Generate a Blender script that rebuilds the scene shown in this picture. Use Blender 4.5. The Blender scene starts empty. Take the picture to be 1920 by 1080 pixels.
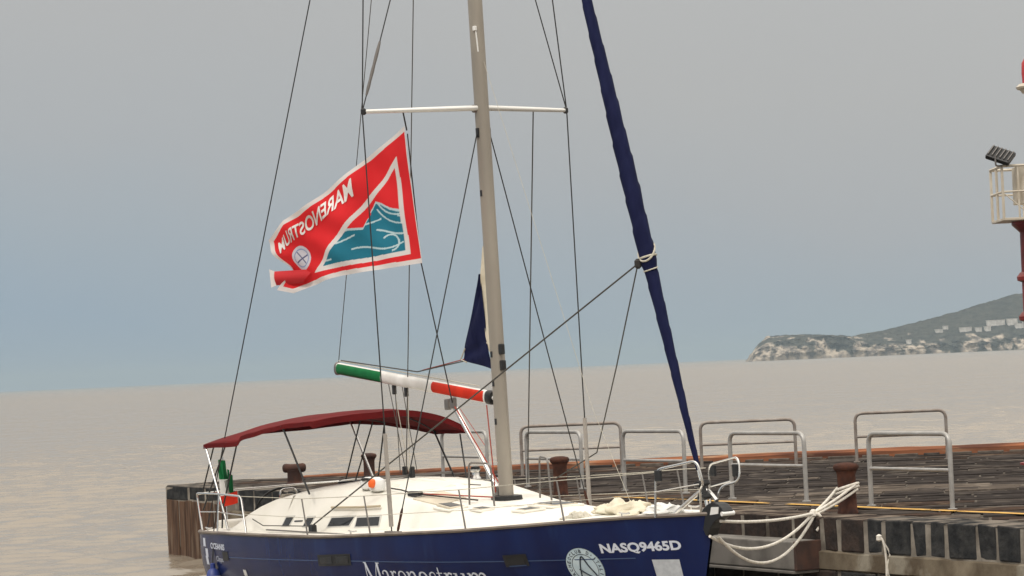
import bpy, bmesh, math, random
import numpy as np
from mathutils import Vector, Matrix, noise
random.seed(7)
R = math.radians
S = bpy.context.scene
COL = S.collection

# ------------------------------------------------------------------ camera
ROLL, PITCH, CAMH = R(-2.514), R(1.698), 3.824
F = Vector((0, math.cos(PITCH), math.sin(PITCH)))
U0 = Vector((0, -math.sin(PITCH), math.cos(PITCH)))
R0 = Vector((1, 0, 0))
RR = R0*math.cos(ROLL) + U0*math.sin(ROLL)
UU = U0*math.cos(ROLL) - R0*math.sin(ROLL)
cd = bpy.data.cameras.new('camera')
cam = bpy.data.objects.new('camera', cd)
COL.objects.link(cam)
M = Matrix((RR, UU, -F)).transposed().to_4x4()
M.translation = (0, 0, CAMH)
cam.matrix_world = M
cd.sensor_width = 36
cd.lens = 36*5092.5/1920
cd.clip_start = 1
cd.clip_end = 40000
S.camera = cam
S.render.resolution_x, S.render.resolution_y = 1024, 576

# ------------------------------------------------------------------ light
SUN_EL, SUN_AZ = R(52), R(215)          # azimuth clockwise from +Y: behind and left of the camera
w = bpy.data.worlds.new('World'); S.world = w; w.use_nodes = True
nt = w.node_tree; nt.nodes.clear()
def wn(t): return nt.nodes.new(t)
out = wn('ShaderNodeOutputWorld'); bg = wn('ShaderNodeBackground')
sky = wn('ShaderNodeTexSky'); sky.sky_type = 'NISHITA'; sky.sun_disc = False
sky.sun_elevation = SUN_EL; sky.sun_rotation = SUN_AZ; sky.dust_density = 4; sky.air_density = 1.5
tc = wn('ShaderNodeTexCoord'); sp = wn('ShaderNodeSeparateXYZ')
nt.links.new(tc.outputs['Generated'], sp.inputs[0])
ramp = wn('ShaderNodeValToRGB')
SKYSTOPS = [(0.0, (.338, .432, .528)), (.03, (.382, .447, .508)), (.07, (.440, .460, .484)), (.11, (.478, .478, .480)), (.175, (.515, .508, .500)), (.25, (.66, .625, .58)),
            (.45, (1.2, 1.10, .96)), (1.0, (2.35, 2.24, 2.05))]
el = ramp.color_ramp.elements
while len(el) < len(SKYSTOPS): el.new(.5)
for e, (q, c) in zip(el, SKYSTOPS):
    e.position = q; e.color = (*c, 1)
nz = wn('ShaderNodeTexNoise'); nz.inputs['Scale'].default_value = 3.5; nz.inputs['Detail'].default_value = 5
nt.links.new(tc.outputs['Generated'], nz.inputs['Vector'])
mp = wn('ShaderNodeMapRange'); mp.inputs['From Min'].default_value = .3; mp.inputs['From Max'].default_value = .7
mp.inputs['To Min'].default_value = -.02; mp.inputs['To Max'].default_value = .02
nt.links.new(nz.outputs['Fac'], mp.inputs['Value'])
ad = wn('ShaderNodeMath'); ad.operation = 'ADD'
az = wn('ShaderNodeMath'); az.operation = 'MULTIPLY_ADD'; az.inputs[1].default_value = .17   # the cloud veil is thicker to the east
nt.links.new(sp.outputs['X'], az.inputs[0]); nt.links.new(sp.outputs['Z'], az.inputs[2])
nt.links.new(az.outputs[0], ad.inputs[0]); nt.links.new(mp.outputs['Result'], ad.inputs[1])
nt.links.new(ad.outputs[0], ramp.inputs['Fac'])
sc = wn('ShaderNodeVectorMath'); sc.operation = 'SCALE'; sc.inputs['Scale'].default_value = 10.0
nt.links.new(ramp.outputs['Color'], sc.inputs[0])
mx = wn('ShaderNodeMix'); mx.data_type = 'RGBA'; mx.inputs['Factor'].default_value = .9   # thick cloud veil over the clear sky
nt.links.new(sky.outputs['Color'], mx.inputs['A']); nt.links.new(sc.outputs['Vector'], mx.inputs['B'])
nt.links.new(mx.outputs['Result'], bg.inputs['Color'])
bg.inputs['Strength'].default_value = .1
nt.links.new(bg.outputs[0], out.inputs[0])

sd = bpy.data.lights.new('sun', 'SUN'); sd.energy = 1.4; sd.angle = R(12); sd.color = (1, .95, .88)
so = bpy.data.objects.new('sun', sd); COL.objects.link(so)
sv = Vector((math.sin(SUN_AZ)*math.cos(SUN_EL), math.cos(SUN_AZ)*math.cos(SUN_EL), math.sin(SUN_EL)))
so.rotation_euler = sv.to_track_quat('Z', 'Y').to_euler()
so.location = sv*60
S.view_settings.view_transform = 'Standard'; S.view_settings.look = 'None'
S.view_settings.exposure = 0.0; S.view_settings.gamma = 1
S.cycles.volume_bounces = 1

# ------------------------------------------------------------------ materials
def mat(name, col=(.5, .5, .5), rough=.5, metal=0., col2=None, scale=4., stretch=(1, 1, 1), lo=.4, hi=.6, bump=0., bscale=None,
        coat=0., detail=5., spec=.5, col3=None, scale3=1., lo3=.55, hi3=.65, bdist=.01):
    m = bpy.data.materials.new(name); m.use_nodes = True
    n = m.node_tree; b = n.nodes['Principled BSDF']
    b.inputs['Base Color'].default_value = (*col, 1); b.inputs['Roughness'].default_value = rough
    b.inputs['Metallic'].default_value = metal; b.inputs['Coat Weight'].default_value = coat
    b.inputs['Coat Roughness'].default_value = .1
    b.inputs['Specular IOR Level'].default_value = spec
    if col2 is not None or bump:
        t = n.nodes.new('ShaderNodeTexCoord'); mpg = n.nodes.new('ShaderNodeMapping')
        mpg.inputs['Scale'].default_value = stretch
        n.links.new(t.outputs['Object'], mpg.inputs['Vector'])
    if col2 is not None:
        x = n.nodes.new('ShaderNodeTexNoise'); x.inputs['Scale'].default_value = scale; x.inputs['Detail'].default_value = detail
        n.links.new(mpg.outputs[0], x.inputs['Vector'])
        mr = n.nodes.new('ShaderNodeMapRange'); mr.inputs['From Min'].default_value = lo; mr.inputs['From Max'].default_value = hi
        n.links.new(x.outputs['Fac'], mr.inputs['Value'])
        mi = n.nodes.new('ShaderNodeMix'); mi.data_type = 'RGBA'
        mi.inputs['A'].default_value = (*col, 1); mi.inputs['B'].default_value = (*col2, 1)
        n.links.new(mr.outputs[0], mi.inputs['Factor'])
        last = mi.outputs['Result']
        if col3 is not None:
            x3 = n.nodes.new('ShaderNodeTexNoise'); x3.inputs['Scale'].default_value = scale3; x3.inputs['Detail'].default_value = 6
            n.links.new(mpg.outputs[0], x3.inputs['Vector'])
            m3 = n.nodes.new('ShaderNodeMapRange'); m3.inputs['From Min'].default_value = lo3; m3.inputs['From Max'].default_value = hi3
            n.links.new(x3.outputs['Fac'], m3.inputs['Value'])
            mj = n.nodes.new('ShaderNodeMix'); mj.data_type = 'RGBA'
            n.links.new(last, mj.inputs['A']); mj.inputs['B'].default_value = (*col3, 1)
            n.links.new(m3.outputs[0], mj.inputs['Factor']); last = mj.outputs['Result']
        n.links.new(last, b.inputs['Base Color'])
    if bump:
        y = n.nodes.new('ShaderNodeTexNoise'); y.inputs['Scale'].default_value = bscale or scale; y.inputs['Detail'].default_value = 5
        n.links.new(mpg.outputs[0], y.inputs['Vector'])
        bp = n.nodes.new('ShaderNodeBump'); bp.inputs['Strength'].default_value = bump; bp.inputs['Distance'].default_value = bdist
        n.links.new(y.outputs['Fac'], bp.inputs['Height']); n.links.new(bp.outputs[0], b.inputs['Normal'])
    return m

MT = dict(
    hull=mat('navy_gelcoat', (.0032, .0095, .064), .20, spec=.26, col2=(.006, .018, .094), scale=1.2, stretch=(2, 1, .5), lo=.35, hi=.7, col3=(.014, .034, .12), scale3=2.2, lo3=.60, hi3=.85, bump=.05, bscale=2, bdist=.02),
    deck=mat('deck_white', (.82, .79, .72), .5, col2=(.76, .73, .65), scale=2.5, lo=.45, hi=.75),
    nonslip=mat('nonslip_grey', (.70, .67, .60), .85, col2=(.64, .61, .54), scale=6),
    cream=mat('cream_cover', (.66, .59, .47), .7, col2=(.56, .50, .40), scale=3),
    toerail=mat('toe_rail', (.16, .13, .11), .5, col2=(.25, .21, .17), scale=2),
    window=mat('smoked_glass', (.02, .022, .025), .08, spec=.4),
    frame=mat('window_frame', (.55, .54, .50), .4),
    alu=mat('mast_aluminium', (.36, .325, .275), .5, metal=.25, col2=(.30, .27, .23), scale=1.5, stretch=(1, 1, .3)),
    spreader=mat('spreader_alloy', (.75, .74, .71), .35, metal=.4),
    steel=mat('polished_steel', (.72, .71, .69), .22, metal=.9),
    steel_d=mat('dull_steel', (.20, .185, .175), .4, metal=.5),
    wire=mat('rigging_wire', (.028, .028, .028), .5, metal=.2),
    rope_l=mat('pale_rope', (.55, .52, .44), .85, col2=(.44, .41, .34), scale=30),
    rope_d=mat('dark_rope', (.03, .026, .024), .85),
    rope_g=mat('grey_rope', (.07, .066, .058), .85),
    rope_r=mat('red_rope', (.35, .06, .04), .85),
    mooring=mat('mooring_rope', (.74, .70, .64), .85, col2=(.62, .58, .50), scale=25, bump=.4, bscale=60),
    sail_b=mat('navy_sailcloth', spec=.12, col=(.006, .008, .038), rough=.8, col2=(.010, .013, .052), scale=3, stretch=(2, 2, .6), bump=.5, bscale=5, bdist=.03),
    sail_w=mat('ivory_sailcloth', spec=.12, col=(.70, .65, .52), rough=.75, col2=(.56, .49, .36), scale=4, lo=.5, hi=.75),
    burg=mat('burgundy_canvas', spec=.12, col=(.135, .009, .010), rough=.8, col2=(.11, .008, .009), scale=3, bump=.4, bscale=4, bdist=.02),
    green=mat('green_cover', spec=.12, col=(.010, .16, .050), rough=.6, col2=(.008, .13, .04), scale=5),
    white=mat('white_cover', spec=.12, col=(.78, .77, .75), rough=.6, col2=(.68, .67, .64), scale=4),
    red=mat('red_cover', spec=.12, col=(.62, .035, .014), rough=.6, col2=(.52, .028, .012), scale=5),
    black=mat('black_plastic', (.012, .012, .013), .45),
    plastic=mat('white_plastic', (.8, .8, .78), .4),
    orange=mat('orange_plastic', (.85, .14, .02), .5),
    teak=mat('grey_teak', (.45, .38, .27), .7),
    tube=mat('shroud_cover', (.34, .31, .28), .6),
    letter=mat('lettering_white', (.66, .70, .80), .5),
    letter_d=mat('lettering_dark', (.02, .03, .05), .5),
    disc=mat('emblem_disc', (.52, .66, .74), .5, col2=(.60, .72, .78), scale=8),
    sticker=mat('sticker_pale', (.55, .58, .62), .5, col2=(.47, .50, .54), scale=14, lo=.4, hi=.6),
    stripe=mat('hull_stripe', (.045, .085, .20), .4),
    rust=mat('rusted_iron', spec=.12, col=(.052, .025, .019), rough=.8, col2=(.10, .040, .025), scale=6, bump=.6, bscale=18, bdist=.01, col3=(.035, .02, .018), scale3=3),
    iron=mat('dark_iron', spec=.12, col=(.048, .028, .024), rough=.7, col2=(.075, .036, .026), scale=5, bump=.4, bscale=20),
    galv=mat('galvanised_tube', (.42, .41, .395), .42, metal=.35, col2=(.34, .33, .315), scale=5, col3=(.30, .20, .13), scale3=2.2, lo3=.66, hi3=.74),
    galv2=mat('weathered_tube', (.30, .27, .245), .55, metal=.2, col2=(.22, .18, .155), scale=5),
    tape=mat('red_tape', (.45, .03, .025), .6),
    pierbody=mat('pier_core', spec=.0, col=(.085, .075, .066), rough=.9, col2=(.14, .122, .104), scale=3, bump=.5, bscale=9, bdist=.03),
    mortar=mat('pier_mortar', spec=.0, col=(.29, .262, .225), rough=.9, col2=(.19, .17, .145), scale=3.2, bump=.6, bscale=9, bdist=.03, col3=(.11, .095, .08), scale3=1.1),
    basalt=mat('basalt_block', spec=.0, col=(.030, .031, .033), rough=.75, col2=(.052, .052, .052), scale=5, bump=.8, bscale=12, bdist=.03),
    basalt_b=mat('basalt_brown', spec=.0, col=(.062, .047, .041), rough=.8, col2=(.04, .034, .032), scale=4, bump=.8, bscale=12, bdist=.03),
    conc=mat('stained_concrete', spec=.12, col=(.175, .145, .105), rough=.9, col2=(.10, .078, .055), scale=2.6, stretch=(1, 1, .7), bump=.8, bscale=8, bdist=.03, col3=(.25, .225, .18), scale3=2.1),
    beam=mat('beam_concrete', spec=.12, col=(.235, .22, .20), rough=.85, col2=(.16, .15, .137), scale=2.5, bump=.4, bscale=12),
    beam_end=mat('beam_end_rust', (.105, .052, .037), .85, col2=(.06, .035, .028), scale=4),
    plank=mat('weathered_plank', spec=.12, col=(.135, .080, .052), rough=.85, col2=(.07, .042, .030), scale=3, stretch=(3, 3, .4), bump=.6, bscale=6, bdist=.02, col3=(.17, .12, .085), scale3=2.2),
    redkerb=mat('ochre_kerb', spec=.0, col=(.27, .110, .058), rough=.85, col2=(.10, .047, .034), scale=1.6, stretch=(.35, 1, 3), col3=(.36, .235, .15), scale3=1.4, bump=.5, bscale=6),
    beacon=mat('beacon_red', (.22, .022, .020), .45, col2=(.15, .016, .015), scale=4),
    beaconw=mat('platform_cream', (.62, .57, .48), .6, col2=(.52, .46, .37), scale=4),
    lens_r=mat('red_lantern', (.48, .03, .03), .25),
    glass_f=mat('floodlight_glass', (.05, .05, .05), .15),
    housew=mat('house_white', (.66, .63, .58), .8, col2=(.50, .47, .43), scale=.3),
    roofm=mat('house_roof', (.55, .50, .45), .8),
    fender_w=mat('fender_white', (.78, .78, .76), .45),
    fender_b=mat('fender_blue', (.03, .05, .22), .45),
)

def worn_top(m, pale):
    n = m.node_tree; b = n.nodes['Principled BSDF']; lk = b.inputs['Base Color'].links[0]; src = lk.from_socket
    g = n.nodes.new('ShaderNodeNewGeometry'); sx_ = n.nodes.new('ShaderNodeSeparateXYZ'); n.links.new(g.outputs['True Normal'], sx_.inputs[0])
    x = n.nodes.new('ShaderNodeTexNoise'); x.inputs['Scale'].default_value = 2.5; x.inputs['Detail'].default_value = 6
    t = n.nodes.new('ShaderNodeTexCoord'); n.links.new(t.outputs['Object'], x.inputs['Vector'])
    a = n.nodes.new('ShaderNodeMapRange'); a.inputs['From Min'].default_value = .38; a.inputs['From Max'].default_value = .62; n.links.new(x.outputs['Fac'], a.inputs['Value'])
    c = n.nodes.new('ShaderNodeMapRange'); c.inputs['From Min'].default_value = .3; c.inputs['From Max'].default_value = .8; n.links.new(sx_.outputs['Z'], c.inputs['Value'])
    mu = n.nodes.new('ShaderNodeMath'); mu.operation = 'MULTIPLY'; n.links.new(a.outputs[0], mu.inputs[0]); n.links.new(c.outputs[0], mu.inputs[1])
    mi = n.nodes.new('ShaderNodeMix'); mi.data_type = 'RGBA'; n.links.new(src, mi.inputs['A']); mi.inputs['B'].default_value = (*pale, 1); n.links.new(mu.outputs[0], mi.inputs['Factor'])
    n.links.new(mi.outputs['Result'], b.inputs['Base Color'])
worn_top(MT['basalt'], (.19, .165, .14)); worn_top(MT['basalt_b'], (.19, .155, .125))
# paving: three tones with paler worn streaks
def paving(name, a, b, c):
    a, b, c = [(q[0]*.98, q[1]*.94, q[2]*.92) for q in (a, b, c)]
    return mat(name, a, .8, spec=.0, col2=b, scale=3.5, col3=c, scale3=2.3, lo3=.56, hi3=.68, bump=.7, bscale=7, bdist=.02)
PAV = [paving('paving_dark', (.032, .029, .028), (.050, .045, .043), (.10, .090, .080)),
       paving('paving_mid', (.048, .043, .040), (.070, .062, .057), (.14, .125, .11)),
       paving('paving_brown', (.072, .050, .039), (.048, .038, .034), (.15, .115, .085)),
       paving('paving_pale', (.13, .112, .095), (.08, .07, .062), (.22, .195, .165))]

# ------------------------------------------------------------------ mesh helpers
class MB:
    def __init__(s): s.v, s.f = [], []
    def add(s, vs, fs):
        o = len(s.v); s.v += [tuple(map(float, q)) for q in vs]; s.f += [tuple(i+o for i in f) for f in fs]; return s
    def box(s, c, d, rot=0.):
        x, y, z = (q/2 for q in d); cr, sr = math.cos(rot), math.sin(rot)
        vs = [(c[0]+a*x*cr-b*y*sr, c[1]+a*x*sr+b*y*cr, c[2]+e*z) for a in (-1, 1) for b in (-1, 1) for e in (-1, 1)]
        return s.add(vs, [(0, 1, 3, 2), (4, 6, 7, 5), (0, 4, 5, 1), (2, 3, 7, 6), (0, 2, 6, 4), (1, 5, 7, 3)])
    def tube(s, pts, r, n=8, cap=True, flat=None):
        P = [Vector(q) for q in pts]; rs = list(r) if hasattr(r, '__len__') else [r]*len(P)
        vs, fs = [], []; up = None
        for i, q in enumerate(P):
            t = (P[min(i+1, len(P)-1)]-P[max(i-1, 0)]).normalized()
            if up is None:
                up = t.cross(Vector((0, 0, 1)))
                if up.length < 1e-3: up = t.cross(Vector((1, 0, 0)))
                up.normalize()
            up = (up - t*up.dot(t)).normalized(); sd_ = t.cross(up)
            for k in range(n):
                a = 2*math.pi*k/n
                vs.append(q + (up*math.cos(a)+sd_*math.sin(a))*rs[i])
        for i in range(len(P)-1):
            for k in range(n):
                a, b = i*n+k, i*n+(k+1) % n
                fs.append((a, b, b+n, a+n))
        if cap:
            fs.append(tuple(range(n-1, -1, -1))); fs.append(tuple((len(P)-1)*n+k for k in range(n)))
        return s.add(vs, fs)
    def lathe(s, prof, c=(0, 0, 0), n=20):
        vs, fs = [], []
        for r_, z in prof:
            for k in range(n):
                a = 2*math.pi*k/n; vs.append((c[0]+r_*math.cos(a), c[1]+r_*math.sin(a), c[2]+z))
        for i in range(len(prof)-1):
            for k in range(n):
                a, b = i*n+k, i*n+(k+1) % n; fs.append((a, b, b+n, a+n))
        fs.append(tuple(range(n-1, -1, -1))); fs.append(tuple((len(prof)-1)*n+k for k in range(n)))
        return s.add(vs, fs)
    def prism(s, poly, z0, z1):
        n = len(poly)
        vs = [(x, y, z0) for x, y in poly]+[(x, y, z1) for x, y in poly]
        fs = [tuple(range(n-1, -1, -1)), tuple(range(n, 2*n))]+[(i, (i+1) % n, (i+1) % n+n, i+n) for i in range(n)]
        return s.add(vs, fs)
    def grid(s, fn, us, vs_):
        V = [fn(u, v) for u in us for v in vs_]; nv = len(vs_)
        Fc = [(i*nv+j, (i+1)*nv+j, (i+1)*nv+j+1, i*nv+j+1) for i in range(len(us)-1) for j in range(nv-1)]
        return s.add(V, Fc)
    def mesh(s, name, smooth=False, fix=True):
        m = bpy.data.meshes.new(name); m.from_pydata(s.v, [], s.f); m.update()
        if fix:
            b = bmesh.new(); b.from_mesh(m); bmesh.ops.recalc_face_normals(b, faces=b.faces); b.to_mesh(m); b.free()
        if smooth:
            m.shade_smooth()
            try: m.set_sharp_from_angle(angle=R(40))
            except Exception: pass
        return m
    def build(s, name, material, parent=None, smooth=False, bevel=0.):
        m = s.mesh(name, smooth); m.materials.append(MT[material] if isinstance(material, str) else material)
        o = bpy.data.objects.new(name, m); COL.objects.link(o)
        if parent is not None: o.parent = parent
        if bevel:
            md = o.modifiers.new('bevel', 'BEVEL'); md.width = bevel; md.segments = 2; md.limit_method = 'ANGLE'
        return o
def tag(o, label=None, cat=None, group=None, kind=None):
    if label: o['label'] = label
    if cat: o['category'] = cat
    if group: o['group'] = group
    if kind: o['kind'] = kind
    return o
def empty(name, loc=(0, 0, 0), rz=0.):
    o = bpy.data.objects.new(name, None); COL.objects.link(o); o.location = loc; o.rotation_euler = (0, 0, rz); return o
def lerp(x, t): return float(np.interp(x, [a for a, _ in t], [b for _, b in t]))
def smooth_curve(pts, n=8):
    P = [Vector(q) for q in pts]; res = []
    for i in range(len(P)-1):
        a, b, c, d = P[max(i-1, 0)], P[i], P[i+1], P[min(i+2, len(P)-1)]
        for k in range(n):
            t = k/n
            res.append(.5*((2*b)+(c-a)*t+(2*a-5*b+4*c-d)*t*t+(3*b-a-3*c+d)*t**3))
    res.append(P[-1]); return res
def sag(a, b, drop, n=14):
    a, b = Vector(a), Vector(b)
    return [a.lerp(b, i/n)-Vector((0, 0, drop*4*(i/n)*(1-i/n))) for i in range(n+1)]
def rounded(pts, r, n=5):
    P = [Vector(q) for q in pts]; res = [P[0]]
    for i in range(1, len(P)-1):
        a = (P[i-1]-P[i]); b = (P[i+1]-P[i]); rr = min(r, a.length*.45, b.length*.45)
        p0, p1 = P[i]+a.normalized()*rr, P[i]+b.normalized()*rr
        for k in range(n+1):
            t = k/n; res.append(p0*(1-t)**2+P[i]*2*t*(1-t)+p1*t*t)
    res.append(P[-1]); return res
def text_mesh(body, bold=0., cuts=0):
    cu = bpy.data.curves.new('txt', 'FONT'); cu.body = body; cu.offset = bold; cu.resolution_u = 4
    o = bpy.data.objects.new('txt', cu); COL.objects.link(o)
    bpy.context.view_layer.update()
    me = bpy.data.meshes.new_from_object(o)
    bpy.data.objects.remove(o); bpy.data.curves.remove(cu)
    b = bmesh.new(); b.from_mesh(me); bpy.data.meshes.remove(me)
    bmesh.ops.triangulate(b, faces=b.faces)
    if cuts: bmesh.ops.subdivide_edges(b, edges=b.edges, cuts=cuts)
    vs = [tuple(v.co) for v in b.verts]; b.verts.index_update()
    fs = [tuple(v.index for v in f.verts) for f in b.faces]; b.free()
    xs = [q[0] for q in vs]; ys = [q[1] for q in vs]
    x0, x1, y0, y1 = min(xs), max(xs), min(ys), max(ys)
    return [((q[0]-x0)/(x1-x0), (q[1]-y0)/(y1-y0)) for q in vs], fs

# ------------------------------------------------------------------ sea
def sea_material():
    m = bpy.data.materials.new('sea_water'); m.use_nodes = True; n = m.node_tree; b = n.nodes['Principled BSDF']
    b.inputs['Base Color'].default_value = (.215, .182, .142, 1); b.inputs['Roughness'].default_value = .14
    b.inputs['IOR'].default_value = 1.42
    t = n.nodes.new('ShaderNodeTexCoord')
    # the ripples too fine for the mesh: the farther out, the more of the wave slopes they stand for
    sy_ = n.nodes.new('ShaderNodeSeparateXYZ'); n.links.new(t.outputs['Object'], sy_.inputs[0])
    far = n.nodes.new('ShaderNodeMapRange'); far.inputs['From Min'].default_value = 80; far.inputs['From Max'].default_value = 900
    far.inputs['To Min'].default_value = .15; far.inputs['To Max'].default_value = .26; n.links.new(sy_.outputs['Y'], far.inputs['Value'])
    tilt = n.nodes.new('ShaderNodeMapRange'); tilt.inputs['From Min'].default_value = 80; tilt.inputs['From Max'].default_value = 900
    tilt.inputs['To Min'].default_value = -.06; tilt.inputs['To Max'].default_value = -.11; n.links.new(sy_.outputs['Y'], tilt.inputs['Value'])
    cb_ = n.nodes.new('ShaderNodeCombineXYZ'); n.links.new(tilt.outputs[0], cb_.inputs['Y'])
    g = n.nodes.new('ShaderNodeNewGeometry'); acc = n.nodes.new('ShaderNodeVectorMath'); acc.operation = 'ADD'
    n.links.new(g.outputs['Normal'], acc.inputs[0]); n.links.new(cb_.outputs[0], acc.inputs[1])
    for st in ((6, 8, 1), (2.6, 2.2, 1), (1.1, .6, 1)):
        mp_ = n.nodes.new('ShaderNodeMapping'); mp_.inputs['Scale'].default_value = st
        n.links.new(t.outputs['Object'], mp_.inputs['Vector'])
        x = n.nodes.new('ShaderNodeTexNoise'); x.inputs['Scale'].default_value = 1; x.inputs['Detail'].default_value = 2
        n.links.new(mp_.outputs[0], x.inputs['Vector'])
        sb = n.nodes.new('ShaderNodeVectorMath'); sb.operation = 'SUBTRACT'; sb.inputs[1].default_value = (.5, .5, .5)
        n.links.new(x.outputs['Color'], sb.inputs[0])
        fl2 = n.nodes.new('ShaderNodeVectorMath'); fl2.operation = 'MULTIPLY'; fl2.inputs[1].default_value = (1, 1, 0); n.links.new(sb.outputs[0], fl2.inputs[0])
        sc_ = n.nodes.new('ShaderNodeVectorMath'); sc_.operation = 'SCALE'; n.links.new(fl2.outputs[0], sc_.inputs[0]); n.links.new(far.outputs[0], sc_.inputs['Scale'])
        ml = n.nodes.new('ShaderNodeVectorMath'); ml.operation = 'ADD'
        n.links.new(sc_.outputs[0], ml.inputs[0]); n.links.new(acc.outputs[0], ml.inputs[1]); acc = ml
    nm = n.nodes.new('ShaderNodeVectorMath'); nm.operation = 'NORMALIZE'; n.links.new(acc.outputs[0], nm.inputs[0])
    n.links.new(nm.outputs[0], b.inputs['Normal'])
    return m
MT['sea'] = sea_material()
def build_sea():
    # rows of water get coarser with distance; every wave train fades where the rows can no longer carry it
    d_ = [26.]
    while d_[-1] < 14500:
        q = d_[-1]; d_.append(q+max(.19, q*q/60000., (q-1200)*.05))
    d_ = np.array(d_); step = np.gradient(d_)
    th = np.linspace(R(-15), R(15), 640)
    X = d_[:, None]*np.tan(th)[None, :]; Y = np.repeat(d_[:, None], len(th), 1); Z = np.zeros_like(X)
    rng = np.random.default_rng(4)
    for k in range(150):
        lam = math.exp(rng.uniform(math.log(.55), math.log(2.2))) if k < 110 else math.exp(rng.uniform(math.log(6.), math.log(60.)))
        ang = R(90)+rng.normal(0, .55)+.25
        amp = .0030*lam**.75*rng.uniform(.5, 1.3)
        if k >= 110: amp = .0008*lam**.8*rng.uniform(.5, 1.3)
        kx, ky = 2*math.pi/lam*math.cos(ang), 2*math.pi/lam*math.sin(ang)
        fade = np.clip((lam/np.maximum(step, .02)-2.2)/2.5, 0, 1)[:, None]
        gust = .85+.2*np.sin(X*.031*rng.uniform(.3, 2)+rng.uniform(0, 6))*np.sin(Y*.017*rng.uniform(.3, 2)+rng.uniform(0, 6))
        ph = kx*X+ky*Y+rng.uniform(0, 6.28)
        Z += fade*gust*amp*(np.sin(ph)+.18*np.sin(2*ph+.5))
    nr, nc = X.shape
    co = np.stack([X, Y, Z], -1).reshape(-1, 3)
    idx = np.arange(nr*nc).reshape(nr, nc)
    qd = np.stack([idx[:-1, :-1], idx[:-1, 1:], idx[1:, 1:], idx[1:, :-1]], -1).reshape(-1, 4)
    n0 = len(co)
    co = np.concatenate([co, np.array([(-15000, -400, -.4), (15000, -400, -.4), (15000, 15000, -.4), (-15000, 15000, -.4)])])
    qd = np.concatenate([qd, np.array([[n0, n0+1, n0+2, n0+3]])])
    me = bpy.data.meshes.new('sea'); me.vertices.add(len(co)); me.vertices.foreach_set('co', co.astype(np.float32).ravel())
    me.loops.add(qd.size); me.loops.foreach_set('vertex_index', qd.astype(np.int32).ravel())
    me.polygons.add(len(qd)); me.polygons.foreach_set('loop_start', np.arange(0, qd.size, 4, dtype=np.int32))
    me.update(calc_edges=True); me.shade_smooth(); me.materials.append(MT['sea'])
    o = bpy.data.objects.new('sea', me); COL.objects.link(o); tag(o, kind='structure')
    print('sea quads', len(qd))
build_sea()

# ------------------------------------------------------------------ headland
RIDGE = [(257, .5), (260, 10), (268, 18), (280, 27), (300, 28.5), (330, 27.5), (351, 26), (374, 23.5), (398, 26.5), (430, 31), (457, 38), (480, 43), (505, 47), (535, 55), (564, 62), (610, 70), (700, 73), (1500, 72)]
CLIFF = [(257, .5), (260, 9), (272, 19), (300, 21), (340, 24), (360, 22), (380, 15), (420, 13), (480, 11), (560, 14), (620, 12), (1500, 12)]
def headland_pt(x, t):
    h, c = lerp(x, RIDGE), lerp(x, CLIFF); c = min(c, h*.93)
    if t < .35:
        k = t/.35; z = c*k**.8; y = 3000+14*k
    elif t < .8:
        k = (t-.35)/.45; z = c+(h-c)*(k**.85); y = 3014+(40+2.2*(h-c))*k
    else:
        k = (t-.8)/.2; z = h*(1-k)-2*k; y = 3054+2.2*(h-c)+90*k
    q = Vector((x*.06, y*.06, z*.06)); amp = min(1, z/8)
    n1 = noise.fractal(q, 1., 2., 4); n2 = noise.noise(q*7)
    if z > 0 and t < .97:
        y += 9*n1*amp*(1.4 if t < .35 else .6); z += amp*(1.6*n1*(t > .3)+.9*n2*(t > .34))
    return (x+2*n2, y, z-.3 if t == 0 else z)
xs = list(np.linspace(257, 620, 300))+list(np.linspace(640, 1500, 30))
hm = MB().grid(lambda x_, t_: (lambda q: (q[0]+5.5, q[1], q[2]))(headland_pt(x_, t_)), xs, list(np.linspace(0, 1, 64)))
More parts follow.
